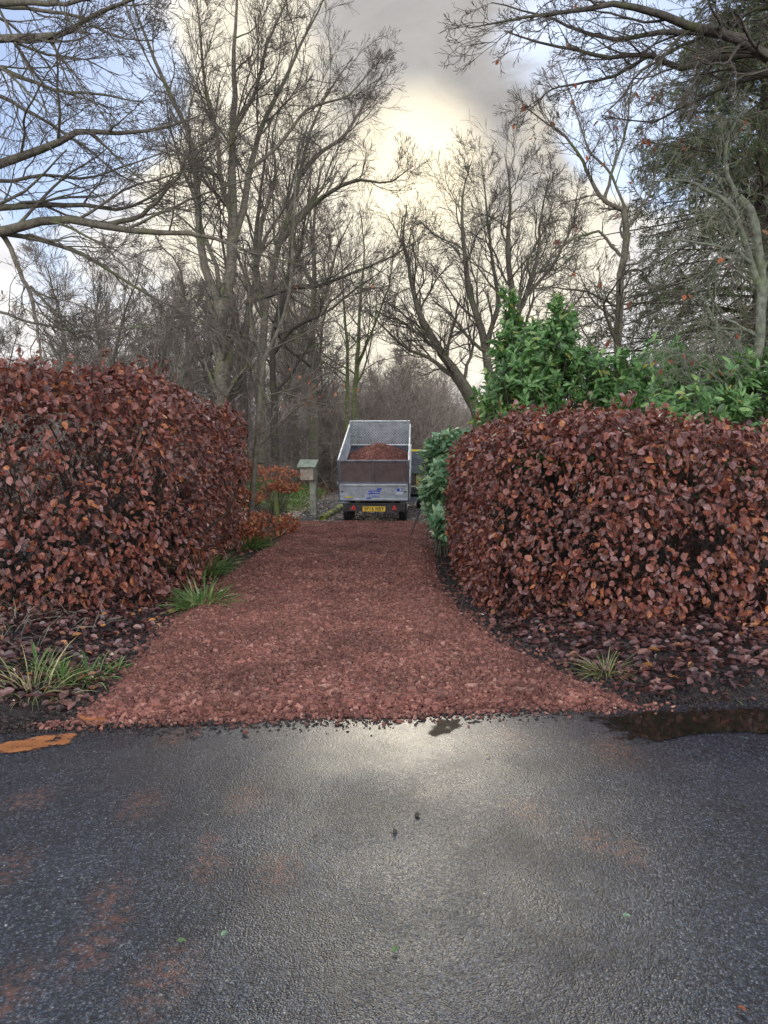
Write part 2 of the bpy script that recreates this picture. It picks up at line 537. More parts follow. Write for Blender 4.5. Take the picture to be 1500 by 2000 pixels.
def asphalt_mat():
    m_, q, b = new_mat('wet_asphalt')
    co = obj_co(q)
    s_ = q.n('ShaderNodeSeparateXYZ'); q.put(s_.inputs[0], co)
    wob = q.noise(co, 40, 2)
    v1 = q.voro(co, 98)
    v2 = q.voro(co, 190)
    stone = q.m('ADD', q.m('MULTIPLY', v1.outputs['Distance'], .8), q.m('MULTIPLY', v2.outputs['Distance'], .8))
    cc1 = q.ramp(v1.outputs['Color'], [(0, (.014, .018, .024)), (.4, (.045, .062, .09)), (.7, (.09, .115, .155)), (.9, (.20, .225, .25)), (.965, (.34, .35, .36)), (1, (.65, .63, .58))])
    pits = q.mr(stone, .4, .95, 1.0, .22)
    patch = q.mr(q.noise(co, 1.3, 5, .6), .3, .7, .65, 1.3)
    f = q.m('MULTIPLY', pits, patch)
    cmb = q.n('ShaderNodeCombineColor')
    for i in range(3): q.put(cmb.inputs[i], f)
    mm = q.n('ShaderNodeMix', data_type='RGBA', blend_type='MULTIPLY'); mm.inputs[0].default_value = 1
    q.put(mm.inputs[6], cc1); q.put(mm.inputs[7], cmb.outputs[0])
    c = mm.outputs[2]
    # red mud carried on to the road by wheels, a real stain
    spots = None
    for (px, py, r) in [(280, 1570, .13), (70, 1560, .1), (215, 1750, .1), (405, 1690, .10), (545, 1700, .12), (175, 1850, .12), (320, 1910, .13), (10, 1700, .12), (10, 1940, .12),
                        (220, 1800, .09), (1035, 1583, .11), (1160, 1640, .10), (1230, 1665, .10), (1200, 1465, .16), (410, 1645, .07), (1000, 1440, .12), (35, 1565, .09), (480, 1560, .12), (340, 1340 + 100, .12)]:
        p = on_ground(px, py)
        d = q.vm('SUBTRACT', co, tuple(p)); d = q.vm('MULTIPLY', d, (1, .62, 0))
        g_ = q.mr(q.vm('LENGTH', d), 0, r * 1.25, 1, 0)
        spots = g_ if spots is None else q.m('MAXIMUM', spots, g_)
    sm = q.m('MULTIPLY', spots, q.mr(q.noise(co, 26, 4, .7), .42, .62))
    c = q.mix(q.m('MULTIPLY', sm, .5), c, (.24, .095, .05))
    q.put(b.inputs['Base Color'], c)
    # wet film: smoother where water stands in the texture
    y = s_.outputs[1]
    near_edge = q.mr(q.m('ADD', y, q.m('MULTIPLY', q.noise(co, 2.5, 4), 1.1)), 3.7, 4.7)
    wet = q.mr(q.noise(co, .9, 4, .6, .3), .35, .65)
    rr = q.m('SUBTRACT', .55, q.m('MULTIPLY', wet, .08))
    rr = q.m('SUBTRACT', rr, q.m('MULTIPLY', near_edge, .18))
    q.put(b.inputs['Roughness'], rr)
    b.inputs['Specular IOR Level'].default_value = .25
    q.put(b.inputs['Coat Weight'], q.m('ADD', q.mr(q.noise(co, 1.7, 5, .65, .4), .35, .62, .5, .8), q.m('MULTIPLY', near_edge, .15)))
    q.put(b.inputs['Coat Roughness'], q.mr(q.noise(co, 1.1, 5, .65, .5), .35, .65, .30, .17))
    b.inputs['Coat IOR'].default_value = 1.42
    h = q.m('ADD', q.m('MULTIPLY', stone, -1), q.m('MULTIPLY', wob, .5))
    bp = add_bump(q, b, h, .85, .0052)
    q.put(bp.inputs['Strength'], q.m('SUBTRACT', .8, q.m('MULTIPLY', near_edge, .35)))
    cb = q.n('ShaderNodeBump')
    q.put(cb.inputs['Height'], q.m('ADD', h, q.m('MULTIPLY', q.noise(co, 9, 3), 2.0)))
    cb.inputs['Distance'].default_value = .0014
    q.put(cb.inputs['Strength'], q.m('SUBTRACT', .9, q.m('MULTIPLY', near_edge, .4)))
    q.t.links.new(cb.outputs[0], b.inputs['Coat Normal'])
    return m_


ASPHALT = asphalt_mat()

# ------------------------------------------------------------------ ground


def road_edge(x):
    return 4.30 + .125 * x


DR = [(3.9, -2.0, 1.9), (4.4, -1.86, 1.72), (4.9, -1.84, 1.50), (5.5, -1.93, 1.27), (6.3, -1.98, .97), (7.3, -2.05, .78), (8.5, -2.14, .70), (10.0, -2.12, .72), (12, -2.05, .82), (14, -2.02, .88), (17.2, -2.0, .92), (60, -2.2, 1.4)]
_y = [d[0] for d in DR]


def drive_l(y): return np.interp(y, _y, [d[1] for d in DR])
def drive_r(y): return np.interp(y, _y, [d[2] for d in DR])


def gz(x, y):
    x = np.asarray(x, float); y = np.asarray(y, float)
    p = np.stack([x, y, 0 * x], -1)
    off = np.maximum(drive_l(y) - x, x - drive_r(y))         # metres outside the drive
    side = sstep(0, .7, off)
    inroad = sstep(-.05, .35, y - road_edge(x))
    z = -.03 + side * (.05 + .06 * (vnoise(p, 3.1, 3) - .4)) * 1.0
    z = z + side * sstep(.2, 1.2, off) * .10
    z = z * inroad - .06 * (1 - inroad)
    rise = sstep(19, 46, y) * sstep(-2.3, -6, x) * 1.25
    rise += sstep(50, 120, y) * 2.0
    return z + rise


xs = np.unique(np.concatenate([np.linspace(-400, -40, 12), np.linspace(-40, -8, 33), np.linspace(-8, 8, 200), np.linspace(8, 40, 25), np.linspace(40, 400, 12)]))
ys = np.unique(np.concatenate([np.linspace(-300, -5, 8), np.linspace(-5, 3.5, 10), np.linspace(3.5, 20, 170), np.linspace(20, 60, 60), np.linspace(60, 700, 20)]))
X, Y = np.meshgrid(xs, ys, indexing='ij')
V = np.stack([X, Y, gz(X, Y)], -1).reshape(-1, 3)
idx = np.arange(len(xs) * len(ys)).reshape(len(xs), len(ys))
q4 = np.stack([idx[:-1, :-1], idx[1:, :-1], idx[1:, 1:], idx[:-1, 1:]], -1).reshape(-1, 4)
tag(link('ground', np_mesh('ground', V, [q4], True), GROUND_M), kind='structure')

# road
ex = np.concatenate([np.linspace(-70, -5, 30), np.linspace(-5, 5, 240), np.linspace(5, 70, 30)])
edge = road_edge(ex) + .10 * (vnoise(np.stack([ex, ex * 0, ex * 0], -1), 1.7, 3) - .5) + .10
V = np.concatenate([np.stack([ex, edge, ex * 0], -1), np.stack([ex, ex * 0 - 3.2 + .125 * ex, ex * 0], -1)])
n_ = len(ex); i = np.arange(n_ - 1)
tag(link('road', np_mesh('road', V, [np.stack([i + n_, i + n_ + 1, i + 1, i], -1)]), ASPHALT), kind='structure')


def strip(name, y0, y1, ny, nx, zf, mat, grow=0.0):
    yy = np.linspace(y0, y1, ny); u = np.linspace(0, 1, nx)
    yg, ug = np.meshgrid(yy, u, indexing='ij')
    xg = drive_l(yg) - grow + (drive_r(yg) - drive_l(yg) + 2 * grow) * ug
    V = np.stack([xg, yg, zf(xg, yg, ug)], -1).reshape(-1, 3)
    idx = np.arange(ny * nx).reshape(ny, nx)
    q4 = np.stack([idx[:-1, :-1], idx[:-1, 1:], idx[1:, 1:], idx[1:, :-1]], -1).reshape(-1, 4)
    return tag(link(name, np_mesh(name, V, [q4], True), mat), kind='structure')


def end_y(x):      # ragged front edge of the new gravel on the road
    return road_edge(x) + .17 - .035 * x + .09 * (vnoise(np.stack([x, 0 * x, 0 * x], -1), 2.3, 3) - .5)


def dz(x, y):
    x = np.asarray(x, float); y = np.asarray(y, float)
    l, r = drive_l(y), drive_r(y)
    e = np.minimum(np.minimum(x - l, r - x), y - end_y(x))
    e = np.minimum(e, 17.25 - y)
    p = np.stack([x, y, 0 * x], -1)
    rut = np.exp(-((x + 1.3) / .22) ** 2) + np.exp(-((x - .12) / .22) ** 2)
    return -.035 - .022 * rut * sstep(.1, .5, e) + .075 * sstep(-.05, .22, e) + .03 * (vnoise(p, 1.6, 3) - .5) * sstep(0, .3, e)


strip('driveway', 4.0, 17.3, 150, 60, lambda x, y, u: dz(x, y) - .006, RED_SHEET)
strip('track', 17.1, 32, 40, 12, lambda x, y, u: 0 * x - .012 + .0 * y, TRACK_M, .2)

# loose red stones on the drive
g = Geo()
N = 150000
yy = np.concatenate([rng.uniform(4.0, 8.2, 85000), rng.uniform(8.2, 17.3, N - 85000)])
l, r = drive_l(yy), drive_r(yy)
xx = l - .06 + rng.random(N) * (r - l + .12)
ey = end_y(xx)
ok = (yy > ey - .0) & ((yy > ey + .05) | (rng.random(N) < .75))
xx, yy = xx[ok], yy[ok]
sz = rng.gamma(4, .0030, len(xx)) + .006
sz *= np.where(yy < end_y(xx) + .45, 1.2, np.where(yy < 8.2, .9, 1.0))
sz = np.clip(sz, .010, .058)
stones(g, np.stack([xx, yy, dz(xx, yy) + sz * .12], -1), sz)
# strays beyond the edge
M = 1300
xe = rng.uniform(-2.05, 1.72, M) + rng.normal(0, .06, M); ye = end_y(xe) - rng.exponential(.04, M)
s2 = rng.uniform(.005, .022, M)
stones(g, np.stack([xe, ye, 0 * xe + s2 * .25 + .001], -1), s2)
ye = rng.uniform(4.5, 9, 900); sd_ = rng.random(900) < .5
off = rng.exponential(.09, 900)
xe = np.where(sd_, drive_l(ye) - off, drive_r(ye) + off * 1.6)
s2 = rng.uniform(.01, .035, 900)
stones(g, np.stack([xe, ye, gz(xe, ye) + s2 * .3], -1), s2)
tag(g.build('loose_gravel', RED_ST), 'crushed red stone chippings spread over the new driveway', 'gravel', kind='stuff')

# dark mud crumbs along both verges and the road side
g = Geo()
M = 15000
ye = rng.uniform(4.1, 15, M) ** 1.0
off = rng.exponential(.28, M)
xe = np.where(rng.random(M) < .5, drive_l(ye) - off, drive_r(ye) + off)
s2 = rng.uniform(.008, .03, M)
P_ = [np.stack([xe, ye, gz(xe, ye) + s2 * .15], -1)]; S_ = [s2]
M = 9000
xe = rng.uniform(-4.5, 5, M)
ye = road_edge(xe) + .10 + rng.normal(.06, .10, M)
ins = (xe > drive_l(ye)) & (xe < drive_r(ye)) & (ye > end_y(xe))
xe, ye = xe[~ins], ye[~ins]
s2 = rng.uniform(.004, .016, len(xe))
P_.append(np.stack([xe, ye, np.maximum(gz(xe, ye), 0) + s2 * .1], -1)); S_.append(s2)
M = 14000
xe = np.where(rng.random(M) < .5, rng.uniform(-6, -1.9, M), rng.uniform(1.0, 7, M)); ye = rng.uniform(4.3, 7.4, M)
okk = (xe < drive_l(ye)) | (xe > drive_r(ye)); xe, ye = xe[okk], ye[okk]
s2 = rng.uniform(.006, .022, len(xe))
P_.append(np.stack([xe, ye, gz(xe, ye) + s2 * .1], -1)); S_.append(s2)
stones(g, np.concatenate(P_), np.concatenate(S_), .7)
tag(g.build('mud_crumbs', MUD_ST), 'wet black soil crumbs along the edges of the drive and road', 'soil', kind='stuff')

# grey stones of the old track around the trailer
g = Geo()
M = 9000
ye = rng.uniform(16.9, 26, M); xe = rng.uniform(-2.2, 1.6, M)
s2 = rng.uniform(.015, .05, M)
stones(g, np.stack([xe, ye, 0 * xe - .006], -1), s2)
tag(g.build('old_track_stones', GREY_ST), 'grey stones of the old track under the trailer', 'stones', kind='stuff')

# fallen leaves
g = Geo()


def litter(g, x, y, s, tpl=SMALL, lift=.012, tilt=.55):
    n = len(x)
    D = rdir(n); D[:, 2] *= .25
    Nn = rdir(n) * tilt + np.array([0, 0, 1.])
    g.scatter(tpl[0], tpl[1], np.stack([x, y, gz(x, y) + lift + rng.random(n) * .02], -1), D, Nn, s, tpl[2] if len(tpl) > 2 else None)


M = 24000
xe = np.where(rng.random(M) < .45, rng.uniform(-6.5, -1.9, M), rng.uniform(1.0, 7.5, M)); ye = rng.uniform(4.55, 8.6, M)
den = np.where(xe > 0, .9, .75) * sstep(4.25, 4.9, ye - .1 * xe)
okk = ((xe < drive_l(ye) - .12) | (xe > drive_r(ye) + .22)) & (rng.random(M) < den)
litter(g, xe[okk], ye[okk], rng.uniform(.045, .085, okk.sum()), LEAF, .012, .8)
tag(g.build('leaf_litter', LITTER), 'sodden brown leaves lying on the verges below the hedges', 'fallen leaves', kind='stuff')
g = Geo()
M = 26000
ye = 8.5 + 26 * rng.random(M) ** 1.3; xe = np.where(rng.random(M) < .7, rng.uniform(-13, -1.7, M), rng.uniform(.9, 5, M))
okk = (xe < drive_l(ye) - .05) | (xe > drive_r(ye) + .05)
litter(g, xe[okk], ye[okk], rng.uniform(.07, .13, okk.sum()))
M = 2500
ye = rng.uniform(17.3, 30, M); xe = rng.uniform(-2.2, 1.6, M); litter(g, xe, ye, rng.uniform(.06, .1, M), lift=.02)
tag(g.build('woodland_leaf_litter', LITTER_FAR), 'russet leaf carpet under the bare trees and beside the track', 'fallen leaves', kind='stuff')


# puddles ---------------------------------------------------------------
def puddle_mat(name, col, rough, alpha=1.0, broken=1.6):
    m_, q, b = new_mat(name)
    co = obj_co(q)
    q.put(b.inputs['Base Color'], q.mix(q.mr(q.noise(co, 9, 4), .3, .7), col, tuple(c * 1.6 for c in col)))
    b.inputs['Roughness'].default_value = rough
    b.inputs['IOR'].default_value = 1.33
    add_bump(q, b, q.noise(co, 7, 2), .10, .004)
    uv = q.n('ShaderNodeUVMap').outputs[0]
    s_ = q.n('ShaderNodeSeparateXYZ'); q.put(s_.inputs[0], uv)
    nn = q.noise(co, 55, 3, .7)
    n0 = q.noise(co, 11, 3, .6)
    q.put(b.inputs['Alpha'], q.mr(q.m('ADD', s_.outputs[0], q.m('ADD', q.m('MULTIPLY', q.m('SUBTRACT', nn, .5), .9), q.m('MULTIPLY', q.m('SUBTRACT', n0, .5), broken))), .22, .75, 0, alpha))
    return m_


WATER = puddle_mat('puddle_water', (.017, .014, .010), .04)
WATER_OR = puddle_mat('puddle_orange', (.36, .145, .055), .3, .85, 3.6)
MUDDY = puddle_mat('shallow_mud_water', (.022, .016, .011), .35, .9, 4.0)
MUDDY.node_tree.nodes['Principled BSDF'].inputs['Specular IOR Level'].default_value = .02
FILM = puddle_mat('water_film', (.02, .018, .016), .12, .85, 3.2)


def puddle(name, pts, mat, label, cat='puddle', z=.004):
    """pts: outline in world xy"""
    c = np.mean(pts, 0)
    P = np.array(pts); n = len(P)
    # resample outline smoothly
    t = np.linspace(0, n, 80, endpoint=False)
    i0 = np.floor(t).astype(int) % n; f = (t % 1)[:, None]; f = f * f * (3 - 2 * f) * .5 + f * .5
    O = P[i0] * (1 - f) + P[(i0 + 1) % n] * f
    O = O + (vnoise(np.stack([O[:, 0], O[:, 1], O[:, 0] * 0], -1), 12, 2)[:, None] - .5) * .05 * nz(O - c)
    rings = [1.0, .85, .6, .3]
    V = [np.concatenate([c + (O - c) * r_, np.full((80, 1), z)], 1) for r_ in rings] + [np.array([[*c, z]])]
    uv = [np.tile([[(1 - r_) * 2.5, 0]], (80, 1)) for r_ in rings] + [np.array([[1.5, 0]])]
    F4 = []
    for k_ in range(3):
        for j in range(80):
            a = k_ * 80 + j; b_ = k_ * 80 + (j + 1) % 80
            F4.append((a, b_, b_ + 80, a + 80))
    F3 = [(240 + j, 240 + (j + 1) % 80, 320) for j in range(80)]
    me = np_mesh(name, np.concatenate(V), [np.array(F3), np.array(F4)], False, np.clip(np.concatenate(uv), 0, 1))
    o = link(name, me, mat)
    return tag(o, label, cat, kind='structure')


def gp(lst): return [tuple(on_ground(a, b)[:2]) for a, b in lst]


puddle('puddle', gp([(1100, 1400), (1230, 1386), (1400, 1380), (1560, 1378), (1800, 1380), (1900, 1410), (1700, 1440), (1500, 1436), (1350, 1438), (1230, 1462), (1170, 1440), (1140, 1418)]), WATER, 'long dark puddle against the right road edge')
puddle('puddle', gp([(835, 1424), (862, 1404), (905, 1402), (905, 1420), (870, 1436), (840, 1438)]), MUDDY, 'small round puddle in front of the gravel edge')
puddle('muddy_puddle', gp([(-80, 1462), (30, 1448), (110, 1432), (165, 1436), (150, 1452), (60, 1470), (-80, 1484)]), WATER_OR, 'orange muddy puddle at the left road edge', z=.006)
puddle('muddy_puddle', gp([(150, 1398), (200, 1400), (230, 1412), (190, 1420), (150, 1412)]), WATER_OR, 'small orange wash below the left gravel corner', z=.006)

# ------------------------------------------------------------------ hedges


def path_dist(P2, path):
    path = np.array(path, float)
    best = np.full(len(P2), 1e9)
    for a, b in zip(path[:-1], path[1:]):
        ab = b - a; t = np.clip(((P2 - a) @ ab) / (ab @ ab), 0, 1)
        d = np.linalg.norm(P2 - (a + t[:, None] * ab), axis=1)
        best = np.minimum(best, d)
    return best


class Hedge:
    def __init__(s, path, w, zlo, zhi, p=3.5, bulge=.10, htop=None):
        s.path, s.w, s.zlo, s.zhi, s.p, s.b, s.ht = path, w, zlo, zhi, p, bulge, htop
        pa = np.array(path)
        s.lo = np.array([pa[:, 0].min() - w * 1.3, pa[:, 1].min() - w * 1.3, zlo - .1])
        s.hi = np.array([pa[:, 0].max() + w * 1.3, pa[:, 1].max() + w * 1.3, zhi + .35])
    def f(s, P):
        d = path_dist(P[:, :2], s.path)
        top = s.zhi + (s.ht(P[:, 0], P[:, 1]) if s.ht else 0)
        zc = (s.zlo + top) / 2; hc = (top - s.zlo) / 2
        v = ((d / s.w) ** s.p + (np.abs(P[:, 2] - zc) / hc) ** s.p) ** (1 / s.p)
        return v - (vnoise(P, 1.3, 2) - .5) * s.b * 2 - (vnoise(P * np.array([1, 1, 1.7]) + 5, 4.0, 2) - .5) * .22
    def grad(s, P):
        e = .03
        g_ = np.stack([s.f(P + np.eye(3)[i] * e) - s.f(P - np.eye(3)[i] * e) for i in range(3)], -1)
        return nz(g_)
    def sample(s, n, lo=.72, hi=1.0, pw=1.0, hole=0.0, hs=2.6):
        out = []
        tot = 0
        while tot < n:
            P = s.lo + rng.random((200000, 3)) * (s.hi - s.lo)
            v = s.f(P)
            m_ = (v > lo) & (v < hi)
            m_ &= rng.random(len(P)) < ((np.clip(v, lo, hi) - lo) / (hi - lo)) ** pw + .05
            P = P[m_]
            if hole:
                h = vnoise(P * np.array([1, 1, 1.7]) + 7.7, hs, 2) + .06 * sstep(1.2, 2.0, P[:, 2])
                P = P[(h > hole) | (rng.random(len(P)) < .10)]
            out.append(P); tot += len(P)
        return np.concatenate(out)[:n]


def add_leaves(g, P, Nn, size, tpl=LEAF, hang=.55, spread=.5):
    n = len(P)
    down = np.array([0, 0, -1.])
    D = nz(down * hang + Nn * .45 + rdir(n) * (spread + .12))
    N2 = nz(Nn + np.array([0, 0, .5]) + rdir(n) * .75)
    s = size if np.ndim(size) == 2 else np.stack([size * rng.uniform(.75, 1.2, n), size, size * rng.uniform(.4, 1.6, n)], -1)
    if tpl is LEAF:
        w_ = rng.integers(0, 4, n)
        for q_ in range(4):
            i_ = w_ == q_
            g.scatter(LEAFS[q_][0], LEAFS[q_][1], P[i_], D[i_], N2[i_], s[i_], LEAFS[q_][2])
    else:
        g.scatter(tpl[0], tpl[1], P, D, N2, s, tpl[2])


def hedge(name, H, n, size, mat, label, cat, hole, stems=140, sprigs=60, seed=0, strays=0):
    root = empty(name, (H.path[0][0], H.path[0][1], 0))
    O = np.array([H.path[0][0], H.path[0][1], 0.])
    g = Geo()
    P = H.sample(n, .70, 1.0, 1.2, hole)
    add_leaves(g, P - O, H.grad(P), rng.uniform(*size, len(P)))
    # taller young shoots poking out of the clipped surface
    if sprigs:
        P = H.sample(sprigs, .97, 1.02, 1, 0); G_ = H.grad(P)
        up = (G_[:, 2] > .3); P, G_ = P[up], G_[up]
        for p in P:
            m_ = rng.integers(5, 11); t = rng.random(m_)[:, None]
            Q = p + t * np.array([rng.normal(0, .06), rng.normal(0, .06), rng.uniform(.08, .26)])
            add_leaves(g, Q - O, nz(rdir(m_) + np.array([0, -.3, .5])), rng.uniform(size[0] * .8, size[1], m_), hang=-.2, spread=.8)
    g.build('foliage', mat, root)
    # dark woody inside
    g = Geo()
    pa = np.array(H.path)
    seg = np.linalg.norm(np.diff(pa, axis=0), axis=1); cs = np.concatenate([[0], np.cumsum(seg)])
    t = rng.random(stems) * cs[-1]
    bx = np.interp(t, cs, pa[:, 0]); by = np.interp(t, cs, pa[:, 1])
    B = np.stack([bx + rng.normal(0, H.w * .28, stems), by + rng.normal(0, H.w * .28, stems), 0 * bx - .05], -1)
    n_ = 9
    D = nz(np.stack([rng.normal(0, .25, stems), rng.normal(0, .25, stems), np.ones(stems)], -1))
    Pp = np.zeros((stems, n_, 3)); Pp[:, 0] = B
    L = (H.zhi - .25) * rng.uniform(.7, 1, stems)
    for j in range(1, n_):
        D = nz(D + rng.normal(0, .16, D.shape)); Pp[:, j] = Pp[:, j - 1] + D * (L / (n_ - 1))[:, None]
    Rr = np.linspace(1, .3, n_)[None] * rng.uniform(.012, .032, stems)[:, None]
    g.tubes(Pp - O, Rr, 5)
    c1 = grow(Pp, Rr, rng, 16, .12, 1, 1.1, .33, 6, .22, .05, .5, .003)
    c2 = grow(*c1, rng, 5, .2, 1, .8, .5, 4, .2, .02, .6, .002)
    keep1 = H.f(c1[0][:, -1]) < 1.02; keep2 = H.f(c2[0][:, -1]) < 1.02
    g.tubes(c1[0][keep1] - O, c1[1][keep1], 3)
    g.tubes(c2[0][keep2] - O, c2[1][keep2], 3)
    g.build('branches', BARK_SHADE, root)
    tag(root, label, cat)
    return root


def grow(P, R, rg, nc, u0, u1, ang, rat, npt, wig, trop, rmul, rmin, bias=None, biasw=0, lmin=0, lmax=1e9):
    N, n = P.shape[:2]
    seg = np.linalg.norm(np.diff(P, axis=1), axis=2).sum(1)
    M = N * nc
    u = (u0 + (u1 - u0) * ((np.arange(nc)[None] + rg.random((N, nc))) / nc)).ravel()
    par = np.repeat(np.arange(N), nc)
    fi = np.clip(u * (n - 1), 0, n - 1.001); i0 = fi.astype(int); fr = fi - i0
    base = P[par, i0] * (1 - fr)[:, None] + P[par, i0 + 1] * fr[:, None]
    rad = R[par, i0] * (1 - fr) + R[par, i0 + 1] * fr
    T = nz(P[par, i0 + 1] - P[par, i0])
    perp = nz(np.cross(T, rdir(M, rg)))
    a = np.clip(rg.normal(ang, .22, M), .1, 1.7)
    D = np.cos(a)[:, None] * T + np.sin(a)[:, None] * perp
    if bias is not None: D = nz(D + np.array(bias) * biasw)
    L = np.clip(seg[par] * rat * (1.2 - .75 * u) * rg.uniform(.55, 1.3, M), lmin, lmax)
    Q = np.zeros((M, npt, 3)); Q[:, 0] = base
    for j in range(1, npt):
        D = nz(D + rg.normal(0, wig, (M, 3)) + np.array([0, 0, trop]))
        Q[:, j] = Q[:, j - 1] + D * (L / (npt - 1))[:, None]
    r0 = np.maximum(rad * rmul * rg.uniform(.7, 1.05, M), rmin)
    rr = np.maximum(r0[:, None] * np.linspace(1, .3, npt)[None], rmin)
    return Q, rr


HL = Hedge([(-11, 7.62), (-3.5, 7.62), (-3.2, 8.0), (-3.2, 12.0)], 1.0, -.2, 2.44, 4.6, .09)
HR = Hedge([(11, 7.25), (2.42, 7.25), (1.95, 7.8), (1.84, 10.2)], .95, -.35, 2.0, 5.2, .06, lambda x, y: -.16 * sstep(2.4, 3.1, x) - .12 * sstep(1.6, 1.0, x))
hedge('beech_hedge', HL, 62000, (.040, .092), BEECH, 'tall copper beech hedge with open gaps left of the red drive', 'hedge', .465, 170, 260)
hedge('beech_hedge', HR, 88000, (.038, .086), BEECH, 'dense clipped copper beech hedge right of the red drive', 'hedge', .345, 110, 300)

# ------------------------------------------------------------------ trees


def resample(pts, n):
    P = np.array(pts, float)
    d = np.concatenate([[0], np.cumsum(np.linalg.norm(np.diff(P, axis=0), axis=1))])
    # Catmull-Rom like smoothing by dense linear then blur
    t = np.linspace(0, d[-1], n * 4)
    Q = np.stack([np.interp(t, d, P[:, i]) for i in range(3)], -1)
    for _ in range(6):
        Q[1:-1] = (Q[:-2] + 2 * Q[1:-1] + Q[2:]) / 4
    ii = np.linspace(0, len(Q) - 1, n).round().astype(int)
    return Q[ii]


def skel(Y0, lines, seed, depth=.6):
    """lines: (list of (px,py), radius start m, radius end m, Y end shift)"""
    rg = np.random.default_rng(seed)
    out = []
    for pts, r0, r1, ys_ in lines:
        m_ = len(pts)
        W = []
        for i, (a, b) in enumerate(pts):
            t = i / (m_ - 1)
            W.append(at(a, b, Y0 + ys_ * t ** 1.3 + (rg.normal(0, .1) * depth if 0 < i < m_ - 1 else 0)))
        n = 16
        r0, r1 = r0 * .9, (r1 if r1 >= .055 else min(r1, .012))
        P = resample(W, n)
        P[1:-1] += rg.normal(0, max(.006, r0 * .10), (n - 2, 3))
        out.append((P, np.linspace(r0, r1, n)))
    return np.stack([o[0] for o in out]), np.stack([o[1] for o in out])


def tree_from(name, P, R, seed, label, cat='tree', group=None, tmat=BARK, cmat=TWIG, c1=(9, .2, .42), c2=(7,), c3=(5,), c4=(3,), trop=.04, rmin=.0045,
              origin=None, skip0=None, leafs=0, leafmat=None, leafsize=.09, wig=.14, ang=.75, bias=None, biasw=0, lmaxs=(9, 3, 1.3, .6), subset=None):
    rg = np.random.default_rng(seed)
    O = np.array(origin if origin is not None else [P[0, 0, 0], P[0, 0, 1], float(gz(P[0, 0, 0], P[0, 0, 1]))])
    root = empty(name, tuple(O))
    g = Geo()
    g.tubes(P - O, R, 9)
    Ps, Rs = (P, R) if subset is None else (P[subset], R[subset])
    b1 = grow(Ps, Rs, rg, c1[0], c1[1], 1, ang, c1[2], 10, wig, trop, .5, rmin, bias, biasw, lmax=lmaxs[0])
    g.tubes(b1[0] - O, b1[1], 5)
    g.build('trunk', tmat, root, True)
    g = Geo()
    b2 = grow(*b1, rg, c2[0], .15, 1, .62, .6, 7, wig, trop, .6, rmin, bias, biasw * .5, lmax=lmaxs[1] * 1.15)
    g.tubes(b2[0] - O, b2[1], 4)
    last = b2
    if c3[0]:
        b3 = grow(*b2, rg, c3[0], .15, 1, .55, .6, 6, wig, trop, .6, rmin, lmax=lmaxs[2] * 1.2); g.tubes(b3[0] - O, b3[1], 3); last = b3
        if c4[0]:
            b4 = grow(*b3, rg, min(c4[0], 2), .2, 1, .5, .7, 4, wig, trop, .7, rmin * .85, lmax=lmaxs[3] * 1.5); g.tubes(b4[0] - O, b4[1], 3); last = b4
    g.build('crown', cmat, root, True)
    if leafs:
        g = Geo()
        sel = rg.integers(0, len(last[0]), leafs)
        Q = last[0][sel, -1]
        add_leaves(g, Q - O, nz(rdir(leafs) + np.array([0, -.6, 0])), np.full(leafs, leafsize) * rg.uniform(.7, 1.2, leafs), hang=1.0)
        g.build('leaves', leafmat, root)
    return tag(root, label, cat, group)


# A: big tree left of the middle
P, R = skel(19, [
    ([(441, 905), (439, 780), (436, 700), (434, 620), (430, 585)], .23, .19, 0),
    ([(431, 600), (402, 535), (389, 450), (384, 350), (370, 260), (335, 190), (300, 110), (262, 20), (240, -80)], .13, .03, -1.5),
    ([(434, 610), (450, 540), (456, 430), (452, 330), (458, 230), (455, 120), (462, 20), (470, -90)], .17, .04, .6),
    ([(452, 480), (478, 400), (490, 320), (512, 240), (560, 150), (600, 60), (650, -40)], .11, .025, 1.6),
    ([(428, 580), (425, 520), (400, 470), (378, 380), (352, 320), (330, 240), (318, 150)], .07, .02, 2.0),
    ([(455, 430), (430, 350), (425, 260), (400, 170), (390, 60), (380, -40)], .08, .02, -1.5),
    ([(488, 330), (540, 290), (600, 210), (680, 190), (740, 120)], .06, .012, 1.0),
    ([(458, 250), (500, 180), (520, 90), (560, 0), (570, -60)], .06, .02, -1.0),
], 1)
tree_from('bare_tree', P, R, 21, 'tallest bare tree with fork and many upright stems behind left hedge', c1=(12, .15, .34), c2=(8,), c3=(6,), c4=(2,), trop=.045, wig=.15, rmin=.0042, ang=.65, lmaxs=(4.0, 2.0, 1.1, .7))
